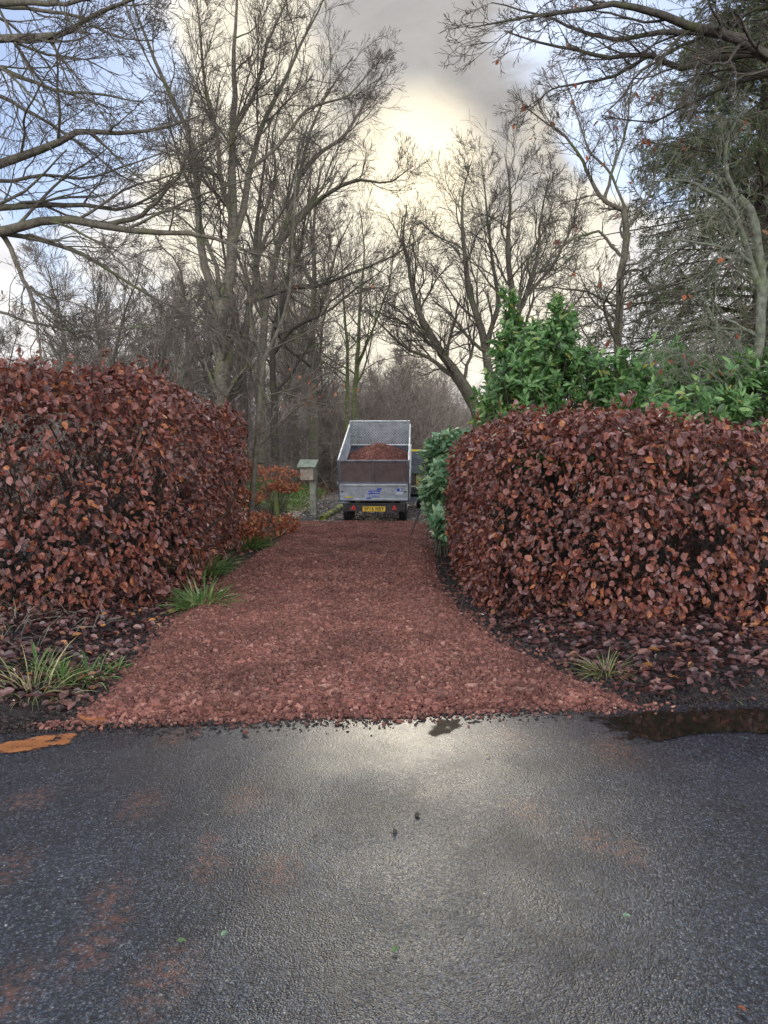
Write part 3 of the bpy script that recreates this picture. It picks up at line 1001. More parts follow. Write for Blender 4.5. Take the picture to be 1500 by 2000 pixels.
# B: close companions with the long mossy side branch
P, R = skel(20.5, [
    ([(477, 905), (478, 800), (474, 700), (466, 640), (452, 570), (440, 510), (430, 440), (428, 380)], .15, .04, 0),
    ([(474, 700), (480, 620), (500, 560), (498, 480), (505, 400), (520, 300), (530, 220)], .12, .03, 1),
    ([(478, 592), (530, 575), (570, 560), (615, 562), (660, 545), (700, 528), (760, 505), (815, 470)], .085, .015, -2.5),
    ([(500, 520), (520, 460), (560, 400), (580, 320), (600, 250)], .06, .02, 1.5),
], 2)
tree_from('bare_tree', P, R, 22, 'bare tree with a long mossy branch reaching towards the trailer', c1=(10, .2, .38), c2=(7,), c3=(5,), c4=(2,), trop=.04, ang=.65, lmaxs=(3.6, 2.0, 1.1, .7), tmat=BARK_DK)
P, R = skel(23, [
    ([(508, 905), (510, 780), (512, 680), (520, 580), (535, 500), (560, 430), (590, 340), (600, 260), (640, 180), (690, 110)], .19, .04, 0),
    ([(516, 620), (500, 520), (510, 430), (540, 350), (530, 260), (560, 180)], .12, .03, 2),
    ([(540, 480), (600, 410), (650, 370), (700, 350), (760, 360), (800, 330)], .12, .02, -1),
    ([(590, 340), (620, 300), (670, 270), (720, 190), (760, 120)], .08, .02, 2),
], 3)
tree_from('bare_tree', P, R, 23, 'bare tree leaning right over the bird box with a broad crown', c1=(12, .2, .36), c2=(8,), c3=(5,), c4=(2,), trop=.04, ang=.65, lmaxs=(4.2, 2.2, 1.3, .7), cmat=TWIG_RED)
P, R = skel(25, [
    ([(538, 900), (536, 780), (530, 680), (545, 590), (585, 500), (600, 400), (610, 330)], .16, .04, 0),
    ([(540, 640), (560, 560), (570, 480), (560, 380), (575, 300)], .12, .03, -1),
    ([(535, 690), (570, 640), (640, 610), (700, 560), (760, 520)], .08, .02, -2),
], 4)
tree_from('bare_tree', P, R, 24, 'dark bare tree standing close behind the kinked sapling', c1=(9, .2, .4), c2=(7,), c3=(5,), c4=(2,), trop=.05, tmat=BARK_DK, lmaxs=(4, 2, 1.2, .6))
P, R = skel(28, [
    ([(613, 905), (612, 780), (610, 660), (615, 560), (612, 450), (620, 360), (640, 300)], .22, .05, 0),
    ([(612, 640), (640, 560), (660, 480), (690, 420)], .09, .02, 0),
    ([(612, 560), (580, 500), (570, 440), (550, 380)], .09, .02, 0),
], 5)
tree_from('bare_tree', P, R, 25, 'straight bare trunk rising directly above the bird box', c1=(12, .25, .4), c2=(7,), c3=(5,), c4=(2,), trop=.05, lmaxs=(4, 2, 1.2, .6), cmat=TWIG_RED)
P, R = skel(27, [
    ([(693, 880), (693, 800), (695, 730), (700, 680), (702, 600), (712, 500), (705, 420)], .13, .05, 0),
    ([(697, 720), (730, 640), (760, 560), (770, 490)], .06, .02, 0),
], 6)
tree_from('bare_tree', P, R, 26, 'slim tree with bright green mossy trunk behind the trailer front', c1=(13, .25, .4), c2=(7,), c3=(5,), c4=(2,), trop=.05, tmat=BARK_GREEN, cmat=TWIG_RED, lmaxs=(3.5, 2, 1.1, .5))
P, R = skel(29, [
    ([(678, 880), (678, 800), (679, 740), (680, 680), (672, 600), (668, 500), (650, 430)], .11, .04, 0),
], 7)
tree_from('bare_tree', P, R, 27, 'thinner mossy trunk just left of the bright green one', c1=(13, .25, .4), c2=(7,), c3=(5,), c4=(2,), trop=.05, tmat=BARK_GREEN, cmat=TWIG_RED, lmaxs=(3.5, 2, 1.1, .5))
# E: right of the drive, leaning crown
P, R = skel(25, [
    ([(938, 870), (930, 800), (905, 745), (870, 700), (845, 660), (815, 600), (800, 530), (785, 450), (795, 400)], .24, .04, -1),
    ([(925, 800), (890, 740), (840, 700), (790, 680), (750, 640), (715, 600)], .12, .02, -1),
    ([(958, 870), (958, 760), (950, 670), (925, 600), (910, 540), (905, 470), (900, 390), (920, 320)], .22, .03, .5),
    ([(985, 870), (992, 740), (1000, 640), (998, 560), (990, 470), (1000, 380), (985, 300)], .24, .03, .5),
    ([(1000, 640), (1030, 570), (1052, 500), (1056, 420), (1075, 340)], .12, .03, 0),
    ([(950, 670), (975, 590), (960, 500), (950, 400), (940, 310)], .10, .02, 1),
    ([(1010, 600), (1080, 520), (1120, 440), (1130, 360)], .08, .02, 0),
], 8)
tree_from('bare_tree', P, R, 28, 'spreading bare tree with several leaning stems behind the laurel', c1=(15, .22, .35), c2=(10,), c3=(6,), c4=(2,), trop=.03, rmin=.0045, ang=.7, wig=.17, lmaxs=(3.2, 1.8, 1.1, .6), cmat=TWIG)
# F: slender tree left of the conifer
P, R = skel(14, [
    ([(1205, 900), (1208, 780), (1208, 640), (1212, 540), (1226, 460), (1218, 405)], .095, .06, 0),
    ([(1218, 410), (1180, 395), (1152, 350), (1135, 305), (1100, 260), (1060, 235), (1020, 205)], .05, .010, -.6),
    ([(1180, 395), (1196, 330), (1225, 250), (1232, 180), (1245, 110)], .035, .008, -.4),
    ([(1222, 410), (1190, 330), (1150, 300), (1120, 200), (1090, 120)], .03, .008, .6),
    ([(1212, 500), (1170, 450), (1110, 470), (1060, 520)], .035, .008, -.3),
    ([(1208, 600), (1150, 570), (1080, 560), (1020, 575)], .03, .006, -.8),
    ([(1222, 450), (1270, 380), (1290, 290), (1300, 210)], .03, .008, .3),
], 9)
tree_from('bare_tree', P, R, 29, 'slender bare tree with crooked forked top left of the conifer', c1=(11, .15, .4), c2=(6,), c3=(5,), c4=(2,), trop=.02, rmin=.003, leafs=26, leafmat=BEECH_OR, leafsize=.13, lmaxs=(2.2, 1.1, .6, .35), cmat=TWIG, tmat=BARK)
# G: pale crooked tree near the right edge
P, R = skel(9.5, [
    ([(1482, 900), (1480, 800), (1482, 700), (1486, 600), (1490, 540), (1478, 470), (1470, 410), (1440, 385)], .070, .055, 0),
    ([(1486, 560), (1466, 510), (1450, 450), (1430, 400), (1380, 370), (1330, 350), (1270, 355)], .05, .008, -.5),
    ([(1440, 385), (1420, 340), (1415, 290), (1440, 230), (1480, 190)], .03, .008, .2),
    ([(1474, 520), (1440, 490), (1400, 480), (1340, 470), (1260, 468)], .03, .005, -.6),
    ([(1480, 660), (1450, 640), (1410, 620), (1385, 570), (1378, 530), (1400, 500), (1420, 480)], .02, .007, -1.0),
    ([(1480, 780), (1430, 760), (1370, 715), (1340, 690), (1290, 700)], .03, .006, -.8),
    ([(1486, 600), (1510, 520), (1520, 430), (1540, 330)], .05, .02, .3),
    ([(1400, 620), (1400, 660), (1430, 700), (1450, 740)], .012, .005, -.8),
    ([(1360, 860), (1350, 800), (1365, 760), (1330, 720), (1340, 690)], .018, .005, -.9),
], 10)
tree_from('bare_tree', P, R, 30, 'pale lichen covered tree with twisting limbs at the right edge', tmat=BARK_PALE, cmat=TWIG_PALE, c1=(9, .1, .42), c2=(5,), c3=(4,), c4=(1,), trop=-.02, wig=.26, rmin=.0026, leafs=26, leafmat=BEECH_OR, leafsize=.085, lmaxs=(1.5, .7, .4, .2))
# H: great limb entering from the top right corner
P, R = skel(8.5, [
    ([(1760, 1100), (1740, 800), (1720, 500), (1690, 300), (1640, 200)], .30, .17, 0),
    ([(1660, 240), (1560, 150), (1500, 108), (1430, 72), (1380, 55), (1320, 52), (1275, 20), (1200, 5), (1120, 25), (1010, 35), (915, 55)], .085, .004, -1.4),
    ([(1500, 106), (1440, 105), (1380, 120), (1330, 135), (1300, 120), (1270, 105), (1190, 112), (1110, 95), (1040, 80), (985, 60)], .05, .007, -.2),
    ([(1430, 72), (1350, 60), (1290, 62), (1200, 80), (1130, 60), (1060, 30), (960, 5)], .04, .006, .5),
    ([(1270, 105), (1200, 150), (1130, 165), (1080, 170), (1020, 230)], .025, .004, .3),
    ([(1540, 140), (1440, 160), (1350, 200), (1280, 240), (1190, 230)], .03, .005, .8),
    ([(1640, 200), (1560, 40), (1480, -40), (1380, -90)], .12, .05, -1),
    ([(1480, -40), (1380, -20), (1290, -30), (1180, -20), (1080, -10), (1000, -30)], .05, .008, -.4),
], 11)
tree_from('beech_tree', P, R, 31, 'thick beech limb reaching in from the top right corner', c1=(16, .12, .26), c2=(5,), c3=(4,), c4=(2,), trop=-.005, rmin=.0026, leafs=22, leafmat=BEECH_OR, leafsize=.08, lmaxs=(1.7, .9, .5, .3), ang=.65, tmat=BARK_DK, bias=(-.4, 0, 0), biasw=.5, subset=slice(1, None))
# I: big beech outside the left edge, limbs sweeping in
P, R = skel(8.5, [
    ([(-260, 1150), (-240, 800), (-230, 500), (-200, 200), (-180, -100), (-160, -300)], .36, .2, 0),
    ([(-235, 560), (-120, 480), (0, 452), (70, 432), (130, 425), (200, 440), (290, 458), (360, 452), (430, 470), (520, 505), (600, 520)], .085, .004, -.6),
    ([(200, 440), (270, 425), (300, 400), (350, 345), (365, 300), (430, 260)], .035, .006, -.3),
    ([(-235, 500), (-100, 360), (0, 320), (60, 300), (120, 275), (170, 255), (230, 262), (300, 258), (380, 230)], .085, .007, -1.2),
    ([(-100, 430), (0, 404), (90, 400), (170, 400), (230, 412), (300, 385), (360, 330)], .05, .006, .3),
    ([(-200, 250), (-80, 100), (0, 70), (60, 74), (110, 72), (160, 45), (210, 15), (280, -10)], .07, .02, -1.5),
    ([(-190, 100), (-60, 10), (20, 5), (80, 8), (140, 4), (200, -5)], .06, .02, -1.5),
    ([(0, 12), (80, 20), (150, 30), (165, 40), (180, 50), (230, 75), (300, 80)], .025, .006, -.9),
    ([(-200, 250), (-60, 110), (0, 132), (60, 160), (120, 178), (200, 184), (280, 200)], .045, .006, -.8),
    ([(-120, 480), (0, 456), (60, 462), (110, 475), (170, 500), (230, 540), (300, 580), (370, 615), (450, 665)], .038, .005, -.4),
    ([(0, 454), (20, 480), (38, 530), (60, 575), (72, 640), (80, 700), (90, 720)], .034, .008, -.9),
    ([(60, 560), (90, 590), (130, 640), (160, 690)], .02, .006, -.6),
    ([(-100, 620), (0, 605), (40, 625), (90, 635), (150, 650), (230, 640), (330, 640)], .022, .004, -.8),
    ([(-100, 180), (0, 185), (80, 230), (170, 290), (240, 350), (330, 380)], .03, .004, .2),
    ([(-100, 300), (0, 360), (80, 340), (170, 350), (280, 310), (360, 290)], .03, .004, .5),
], 12)
tree_from('beech_tree', P, R, 32, 'old beech with long level limbs sweeping in from the left edge', tmat=BARK, c1=(10, .22, .36), c2=(6,), c3=(4,), c4=(2,), trop=-.004, rmin=.0026, lmaxs=(1.9, 1.0, .55, .3), leafs=0, bias=(.6, 0, 0), biasw=.5, subset=slice(1, None))

# broken dead stem seen against the sky
P, R = skel(22, [([(362, 905), (366, 720), (366, 640), (360, 590), (357, 550), (350, 535), (358, 522), (345, 505), (318, 492), (300, 455)], .12, .03, 0)], 13)
tree_from('dead_tree', P, R, 33, 'reddish dead stem with a crooked top left of the tall forked tree', c1=(6, .3, .25), c2=(4,), c3=(2,), c4=(0,), tmat=TWIG_RED, cmat=TWIG_RED, lmaxs=(1.4, .8, .4, .2))

# sapling in front of the wood
P, R = skel(12.8, [
    ([(488, 1018), (493, 940), (503, 860), (508, 800), (512, 720), (516, 690), (545, 650), (560, 600), (570, 540), (571, 480), (575, 400), (578, 330)], .062, .012, 0),
    ([(514, 700), (490, 640), (485, 560), (470, 480)], .018, .004, .4),
    ([(505, 850), (540, 830), (590, 790), (610, 740)], .014, .004, -.5),
    ([(508, 790), (560, 780), (620, 785), (680, 790)], .012, .004, -.6),
], 14)
tree_from('sapling', P, R, 34, 'grey green sapling with a kinked stem at the hedge end', tmat=BARK, cmat=TWIG_MID, c1=(10, .2, .35), c2=(6,), c3=(4,), c4=(0,), rmin=.003, lmaxs=(1.8, .8, .4, .2), leafs=30, leafmat=BEECH_OR, leafsize=.07)


# generic background trees ------------------------------------------------
def make_generic(seed, H, r0, forks, c, mats, label, group, fine=True, spread=.16):
    rg = np.random.default_rng(seed)
    lines = []; rad = []
    n = 14
    base = np.zeros(3)
    for f_ in range(forks):
        D = nz(np.array([rg.normal(0, .05), rg.normal(0, .05), 1.]))
        P = [base + np.array([rg.normal(0, .12) if forks > 1 else 0, rg.normal(0, .12) if forks > 1 else 0, -.1])]
        az = rg.random() * 6.28
        for j in range(1, n):
            lean = spread * (j > 3) * .35
            D = nz(D + rg.normal(0, .06, 3) + np.array([math.cos(az), math.sin(az), 0]) * lean * (.35 if forks == 1 else 1) * (j < 8))
            P.append(P[-1] + D * H / (n - 1) * rg.uniform(.9, 1.05))
        lines.append(P); rad.append(np.linspace(r0, r0 * .07, n) * rg.uniform(.75, 1))
    P = np.array(lines); R = np.array(rad)
    o = tree_from('woodland_tree', P, R, seed, label, 'tree', group, mats[0], mats[1], c1=c[0], c2=c[1], c3=c[2], c4=c[3], trop=.06, rmin=.008, origin=(0, 0, 0), ang=.7, lmaxs=(4.5, 2.2, 1.2, .6))
    return o


def copy_thing(o, loc, rz, s):
    c = o.copy(); COL.objects.link(c)
    c.location = loc; c.rotation_euler = (0, 0, rz); c.scale = (s, s, s)
    for ch in list(o.children):
        d = ch.copy(); COL.objects.link(d); d.parent = c
    return c


WL = 'one of the many bare trunks crowding the brown wood behind the left hedge'
WR = 'bare tree in the distant row right of the track'
protos = [
    make_generic(101, 13, .19, 1, ((26, .28, .27), (8,), (6,), (2,)), (BARK, TWIG_MID), WL, 'bare trees of the wood'),
    make_generic(102, 11, .15, 2, ((18, .28, .27), (8,), (6,), (2,)), (BARK_DK, TWIG), WL, 'bare trees of the wood'),
    make_generic(103, 14, .17, 1, ((24, .40, .26), (8,), (6,), (2,)), (BARK_PALE, TWIG_MID), WL, 'bare trees of the wood'),
    make_generic(104, 7, .07, 3, ((14, .2, .3), (7,), (5,), (2,)), (BARK_DK, TWIG_RED), WL, 'bare trees of the wood'),
]
spots = []
rg = np.random.default_rng(77)
tries = 0
while len(spots) < 96 and tries < 9000:
    tries += 1
    y = 21 + 42 * rg.random() ** 1.1
    pxl = rg.uniform(-60, 860)
    x = (pxl - 750) / F * y
    if x > drive_l(y) - .5 and y < 33: continue
    if y < 36 and x > -2.6: continue
    if y < 30 and 380 < pxl < 680 and rg.random() < .85: continue
    if all((x - a) ** 2 + (y - b) ** 2 > (1.2 if y < 35 else 1.8) for a, b in spots): spots.append((x, y))
first = [True] * 4
KIND_L = ['tall single stemmed bare tree', 'dark twin stemmed bare tree', 'pale barked slim bare tree', 'small many stemmed bare tree']


def zone(px_, y):
    z = 'over the left hedge' if px_ < 400 else ('among the forked trees' if px_ < 600 else 'behind the bird box and trailer')
    return z + (' near the front of the wood' if y < 32 else ' deep in the wood')


for i, (x, y) in enumerate(spots):
    j = int(rg.choice(4, p=[.27, .23, .25, .25]))
    s = float(rg.uniform(.62, .95)) * (1.0 if y < 40 else .95)
    px_ = 750 + x / y * F
    if px_ < 400: s *= .68
    elif px_ > 640: s *= .78
    loc = (x, y, float(gz(x, y)))
    if first[j]:
        o = protos[j]; o.location = loc; o.rotation_euler = (0, 0, rg.random() * 6.28); o.scale = (s, s, s); first[j] = False
    else:
        o = copy_thing(protos[j], loc, float(rg.random() * 6.28), s)
    o['label'] = KIND_L[j] + ' ' + zone(px_, y); o['group'] = 'bare trees ' + zone(px_, y)
# the far row ahead on the right of the track
for i, (pxl, y, s) in enumerate([(790, 48, .62), (815, 52, .6), (840, 46, .48), (862, 54, .5), (885, 50, .38), (905, 47, .30), (830, 60, .68), (770, 56, .75), (870, 62, .5), (918, 60, .30), (800, 40, .45), (850, 66, .6), (895, 66, .42)]):
    o = copy_thing(protos[(0, 3, 2)[i % 3]], ((pxl - 750) / F * y, y, float(gz((pxl - 750) / F * y, y))), i * 1.3, s * (1.5 if i % 3 == 1 else 1))
    o['label'] = KIND_L[(0, 3, 2)[i % 3]] + ' in the far row right of the trailer'; o['group'] = 'distant bare trees beyond the trailer'

# undergrowth: fine brown brush filling the wood
g = Geo()


def brush(g, x, y, h, r, nsub, seed):
    rg = np.random.default_rng(seed)
    n = len(x); npt = 7
    P = np.zeros((n, npt, 3)); P[:, 0] = np.stack([x, y, gz(x, y) - .03], -1)
    D = nz(np.stack([rg.normal(0, .28, n), rg.normal(0, .28, n), np.ones(n)], -1))
    for j in range(1, npt):
        D = nz(D + rg.normal(0, .2, (n, 3)) + np.array([0, 0, .03])); P[:, j] = P[:, j - 1] + D * (h / (npt - 1))[:, None]
    Rr = np.linspace(1, .35, npt)[None] * r[:, None]
    g.tubes(P, Rr, 3)
    c = grow(P, Rr, rg, nsub, .1, 1, 1.0, .42, 6, .28, .0, .6, .004)
    g.tubes(c[0], c[1], 3)
    c2_ = grow(*c, rg, 4, .2, 1, .8, .5, 4, .3, .0, .7, .004)
    g.tubes(c2_[0], c2_[1], 3)


n = 2100
y = 15 + 40 * rg.random(n) ** .9
px_ = rg.uniform(-150, 860, n)
x = (px_ - 750) / F * y
ok = (x < drive_l(y) - .9) | (y > 33)
ok &= ~((px_ > 450) & (y < 26))
x, y = x[ok], y[ok]
brush(g, x, y, rg.uniform(1.6, 4.6, len(x)) * np.where(y > 30, 1.25, 1), rg.uniform(.008, .02, len(x)), 8, 5)
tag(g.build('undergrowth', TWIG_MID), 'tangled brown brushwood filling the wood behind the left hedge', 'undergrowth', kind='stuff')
g = Geo()
n = 1500
y = rg.uniform(33, 72, n); px_ = rg.uniform(640, 985, n); x = (px_ - 750) / F * y
hmax = np.clip((at(0, 0, 1)[2] * 0 + 1.6 + (np.interp(px_, [700, 780, 850, 920, 990], [700, 700, 715, 790, 830]) * -1 + 886) / F * y), .8, 9)
clear = (np.abs(x - .2) < .0)
x, y, hmax = x[~clear], y[~clear], hmax[~clear]
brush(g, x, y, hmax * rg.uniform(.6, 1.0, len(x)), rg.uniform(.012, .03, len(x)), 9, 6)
tag(g.build('distant_thicket', TWIG_HAZE), 'hazy brown thicket closing the view beyond the trailer', 'thicket', kind='stuff')
g = Geo()
n = 700
y = rg.uniform(64, 90, n); x = rg.uniform(-45, 20, n)
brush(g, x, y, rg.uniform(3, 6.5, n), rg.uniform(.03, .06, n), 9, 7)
tag(g.build('far_woodland', TWIG_HAZE), 'far edge of the bare wood, a brown mass low on the skyline', 'woodland', kind='stuff')


# conifer ------------------------------------------------------------------
def conifer(loc, H, r, seed, label):
    rg = np.random.default_rng(seed)
    root = empty('conifer', loc)
    g = Geo()
    n = 14
    P = np.stack([rg.normal(0, .03, n), rg.normal(0, .03, n), np.linspace(-.1, H, n)], -1)
    g.tubes(P, np.linspace(.26, .03, n), 9)
    nb = 280
    u = np.linspace(.06, .98, nb); az = rg.random(nb) * 6.28
    L = r * (1 - u ** 1.2 * .85) * rg.uniform(.6, 1.08, nb)
    npt = 9
    B = np.zeros((nb, npt, 3)); B[:, 0] = np.stack([0 * u, 0 * u, u * H], -1)
    D = nz(np.stack([np.cos(az), np.sin(az), 0 * az + .25], -1))
    for j in range(1, npt):
        D = nz(D + rg.normal(0, .06, D.shape) + np.array([0, 0, -.09 if j < 6 else .04])); B[:, j] = B[:, j - 1] + D * (L / (npt - 1))[:, None]
    BR = np.linspace(1, .2, npt)[None] * (.045 * (1 - u * .6))[:, None]
    g.tubes(B, BR, 5)
    g.build('trunk', BARK_DK, root, True)
    g = Geo()
    s1 = grow(B, BR, rg, 13, .15, 1, .85, .32, 6, .08, -.10, .4, .005, lmax=1.5)
    g.tubes(s1[0], s1[1], 3)
    s2 = grow(*s1, rg, 7, .1, 1, .7, .5, 4, .08, -.10, .6, .004, lmax=.7)
    g.tubes(s2[0], s2[1], 3)
    g.build('twigs', TWIG_MID, root)
    g = Geo()
    Q = s2[0]; per = 6
    M = len(Q) * per
    t = rg.random(M) * 2.99; i0 = t.astype(int); fr = (t - i0)[:, None]
    pi = np.repeat(np.arange(len(Q)), per)
    pos = Q[pi, i0] * (1 - fr) + Q[pi, i0 + 1] * fr
    T = nz(Q[pi, i0 + 1] - Q[pi, i0])
    Dn = nz(T + rdir(M, rg) * .55 + np.array([0, 0, -.15]))
    s = rg.uniform(.09, .19, M)
    g.scatter(SMALL[0], SMALL[1], pos, Dn, rdir(M, rg), np.stack([s * .20, s, s], -1))
    g.build('crown', NEEDLE, root)
    return tag(root, label, 'tree')


c_ = at(1415, 900, 15.5)
conifer((c_[0] + .6, 15.5, 0), 12.5, 6.2, 41, 'dark drooping conifer rising behind the pale tree on the right')


# broadleaved evergreen bushes ------------------------------------------------
def bush(name, blobs, origin, nshoot, size, mat, label, seed, leaves=8, smat=BARK):
    """blobs: (centre, radii) in world space"""
    rg = np.random.default_rng(seed)
    O = np.array([origin[0], origin[1], 0.])
    root = empty(name, tuple(O))
    vol = np.array([b[1][0] * b[1][1] + b[1][2] * b[1][0] for b in blobs]); pick = rg.choice(len(blobs), nshoot, p=vol / vol.sum())
    C = np.array([b[0] for b in blobs])[pick]; Rr = np.array([b[1] for b in blobs])[pick]
    d = rdir(nshoot, rg); rad = rg.random(nshoot) ** .35
    P = C + d * Rr * rad[:, None]
    keep = (P[:, 2] > .12) & ((vnoise(P + 3.3, 2.6, 2) > .43) | (Rr[:, 0] < .18))
    P, d = P[keep], d[keep]
    ax = nz(d * np.array([.8, .8, .35]) + np.array([0, 0, .55]) + rdir(len(P), rg) * .3)
    g = Geo()
    m_ = leaves; M = len(P) * m_
    A = np.repeat(ax, m_, 0); Pp = np.repeat(P, m_, 0)
    perp = nz(np.cross(A, rdir(M, rg)))
    up = rg.uniform(.1, 1.1, M)[:, None]
    D = nz(A * up + perp)
    pos = Pp - A * (rg.random(M) * .14)[:, None]
    s = rg.uniform(size[0], size[1], M)
    g.scatter(LONG[0], LONG[1], pos - O, D, A + rdir(M, rg) * .35, np.stack([s * rg.uniform(.9, 1.35, M), s, s], -1), LONG[2])
    g.build('foliage', mat, root)
    g = Geo()
    # stems from the ground to each shoot
    sel = rg.choice(len(P), min(len(P), 420), replace=False)
    n = 7; t = np.linspace(0, 1, n)[None, :, None]
    cen = C.mean(0)
    B0 = np.stack([O[0] + (P[sel, 0] - O[0]) * .35 + rg.normal(0, .15, len(sel)), O[1] + (P[sel, 1] - O[1]) * .35 + rg.normal(0, .15, len(sel)), 0 * sel - .02], -1)
    S = B0[:, None] * (1 - t) + P[sel][:, None] * t
    S = S + np.array([0, 0, 1.]) * (np.sin(t * 3.14) * .18) + rg.normal(0, .03, S.shape) * (t > 0) * (t < 1)
    g.tubes(S - O, np.linspace(1, .3, n)[None] * rg.uniform(.006, .018, len(sel))[:, None], 4)
    g.build('stems', smat, root)
    return tag(root, label, 'bush')


def bl(px, py, Y, rx, rz, ry=None): return (at(px, py, Y), (rx, ry or rx, rz))


bush('laurel_bush', [bl(1045, 720, 11, .78, .50), bl(995, 640, 11, .30, .50), bl(1092, 640, 11.2, .30, .42), bl(1040, 670, 11.1, .55, .35), bl(1094, 610, 11.1, .09, .36), bl(1000, 660, 11, .25, .3), bl(1002, 640, 11, .15, .3), bl(1093, 640, 11, .15, .25), bl(1090, 660, 11, .3, .3), bl(1000, 610, 11, .10, .36), bl(985, 590, 11, .06, .3), bl(1110, 740, 10.8, .7, .5), bl(1010, 780, 10.6, .7, .5), bl(955, 800, 11, .4, .55), bl(1050, 860, 10.8, .9, .6)],
     (2.3, 11), 1750, (.09, .15), GREEN, 'tall glossy green laurel with spiky tops behind right hedge', 51)
bush('laurel_bush', [bl(1190, 750, 10.5, .7, .5), bl(1280, 720, 10.2, .7, .42), bl(1380, 750, 9.4, .7, .42), bl(1470, 770, 9.2, .7, .42), bl(1330, 800, 9.2, .9, .4), bl(1460, 720, 9.6, .5, .25), bl(1560, 740, 9.6, .8, .6), bl(1330, 880, 9.6, 1.5, .6)],
     (4.2, 10), 2300, (.09, .15), GREEN, 'broad dark laurel thicket below the conifer at the right', 52)
bush('laurel_bush', [((1.00, 11.8, 1.3), (.44, .75, .66)), ((1.10, 12.3, .9), (.45, .9, .55)), ((1.02, 11.3, .7), (.32, .5, .5)), ((1.3, 12.6, 1.5), (.5, .8, .5))],
     (1.25, 12), 1900, (.12, .21), GREEN_B, 'small bright laurel squeezed between the red hedge and the trailer', 53)

# young beech with orange leaves at the end of the left hedge
def beech_shrub(loc, blobs, nl, size, label, seed, tilt=0):
    rg = np.random.default_rng(seed)
    root = empty('young_beech', loc); O = np.array(loc)
    pick = rg.integers(0, len(blobs), nl)
    C = np.array([b[0] for b in blobs])[pick]; Rr = np.array([b[1] for b in blobs])[pick]
    P = C + rdir(nl, rg) * Rr * (rg.random(nl) ** .4)[:, None]
    # leaves sit in flat layers
    keep = (P[:, 2] > .06) & (vnoise(P * np.array([1, 1, 3.]), 2.5, 2) > .45)
    P = P[keep]; n_ = len(P)
    g = Geo()
    s = rg.uniform(size[0], size[1], n_)
    g.scatter(LEAF[0], LEAF[1], P - O, nz(rdir(n_, rg) + np.array([0, -.2, -.4])), nz(rdir(n_, rg) * .6 + np.array([0, -.5, .8])), s, LEAF[2])
    g.build('leaves', BEECH_OR, root)
    g = Geo()
    sel = rg.choice(n_, min(160, n_), replace=False); m_ = 6; t = np.linspace(0, 1, m_)[None, :, None]
    B0 = np.tile(O, (len(sel), 1)) + rg.normal(0, .08, (len(sel), 3)) * np.array([1, 1, 0]) + np.array([0, 0, .0])
    S = B0[:, None] * (1 - t) + P[sel][:, None] * t + rg.normal(0, .025, (len(sel), m_, 3)) * (t > 0) * (t < 1) + np.array([0, 0, 1.]) * np.sin(t * 3.14) * .12
    g.tubes(S - O, np.linspace(1, .3, m_)[None] * rg.uniform(.004, .010, len(sel))[:, None], 3)
    g.build('stems', TWIG, root)
    return tag(root, label, 'young beech')


beech_shrub((-2.55, 12.6, 0), [((-2.55, 12.5, .4), (.45, .5, .35)), ((-2.2, 13.2, .3), (.4, .5, .28)), ((-2.6, 12.8, .9), (.35, .4, .2))], 2600, (.05, .08), 'low orange beech shrub at the foot of the kinked sapling', 61)
beech_shrub((-2.15, 14.6, 0), [((-2.2, 14.6, 1.2), (.55, .5, .16)), ((-2.0, 14.7, .95), (.45, .4, .12)), ((-2.6, 14.6, .75), (.4, .4, .12)), ((-1.95, 14.6, .22), (.3, .6, .2))], 1900, (.05, .08), 'young beech with flat tiers of orange leaves left of the bird box', 62)
beech_shrub((-2.9, 13.2, 0), [((-2.85, 13.1, 1.9), (.35, .5, .5)), ((-2.6, 13.0, 1.35), (.35, .4, .4))], 1100, (.045, .07), 'loose russet beech shoots rising above the far hedge end', 63)
g = Geo()
P = resample([(-2.06, 14.5, -.1), (-2.09, 14.5, .25), (-2.11, 14.5, .55), (-2.13, 14.5, .9)], 8)
g.tubes(P, np.linspace(.06, .05, 8), 8, cap=True)
tag(g.build('mossy_stump', BARK_GREEN, None, True), 'thin mossy stump under the tiered orange beech', 'stump')


# grass --------------------------------------------------------------------
def blades(g, c, n, rad, h, seed, lean=.5, wid=.006, curl=.9):
    rg = np.random.default_rng(seed)
    az = rg.random(n) * 6.28; r_ = rad * rg.random(n) ** .7
    x = c[0] + np.cos(az) * r_; y = c[1] + np.sin(az) * r_
    base = np.stack([x, y, gz(x, y) - .01 + c[2]], -1)
    out = np.stack([np.cos(az), np.sin(az), 0 * az], -1)
    L = h * rg.uniform(.5, 1.2, n)
    m_ = 5
    D = nz(out * lean * rg.uniform(.2, 1.4, n)[:, None] + np.array([0, 0, 1.]) + rg.normal(0, .12, (n, 3)))
    P = [base]
    for j in range(1, m_):
        D = nz(D + np.array([0, 0, -.28 * curl]) + out * .10 * curl); P.append(P[-1] + D * (L / (m_ - 1))[:, None])
    P = np.stack(P, 1)
    side = nz(np.cross(out, [0, 0, 1.])) + rg.normal(0, .3, (n, 3)); side = nz(side)
    w_ = (wid * rg.uniform(.6, 1.4, n))[:, None, None] * np.array([.8, 1, .9, .6, .1])[None, :, None]
    Vv = np.stack([P - side[:, None] * w_, P + side[:, None] * w_], 2).reshape(-1, 3)
    idx = np.arange(n * m_ * 2).reshape(n, m_, 2)
    q_ = np.stack([idx[:, :-1, 0], idx[:, :-1, 1], idx[:, 1:, 1], idx[:, 1:, 0]], -1).reshape(-1, 4)
    g.add(Vv, q_)


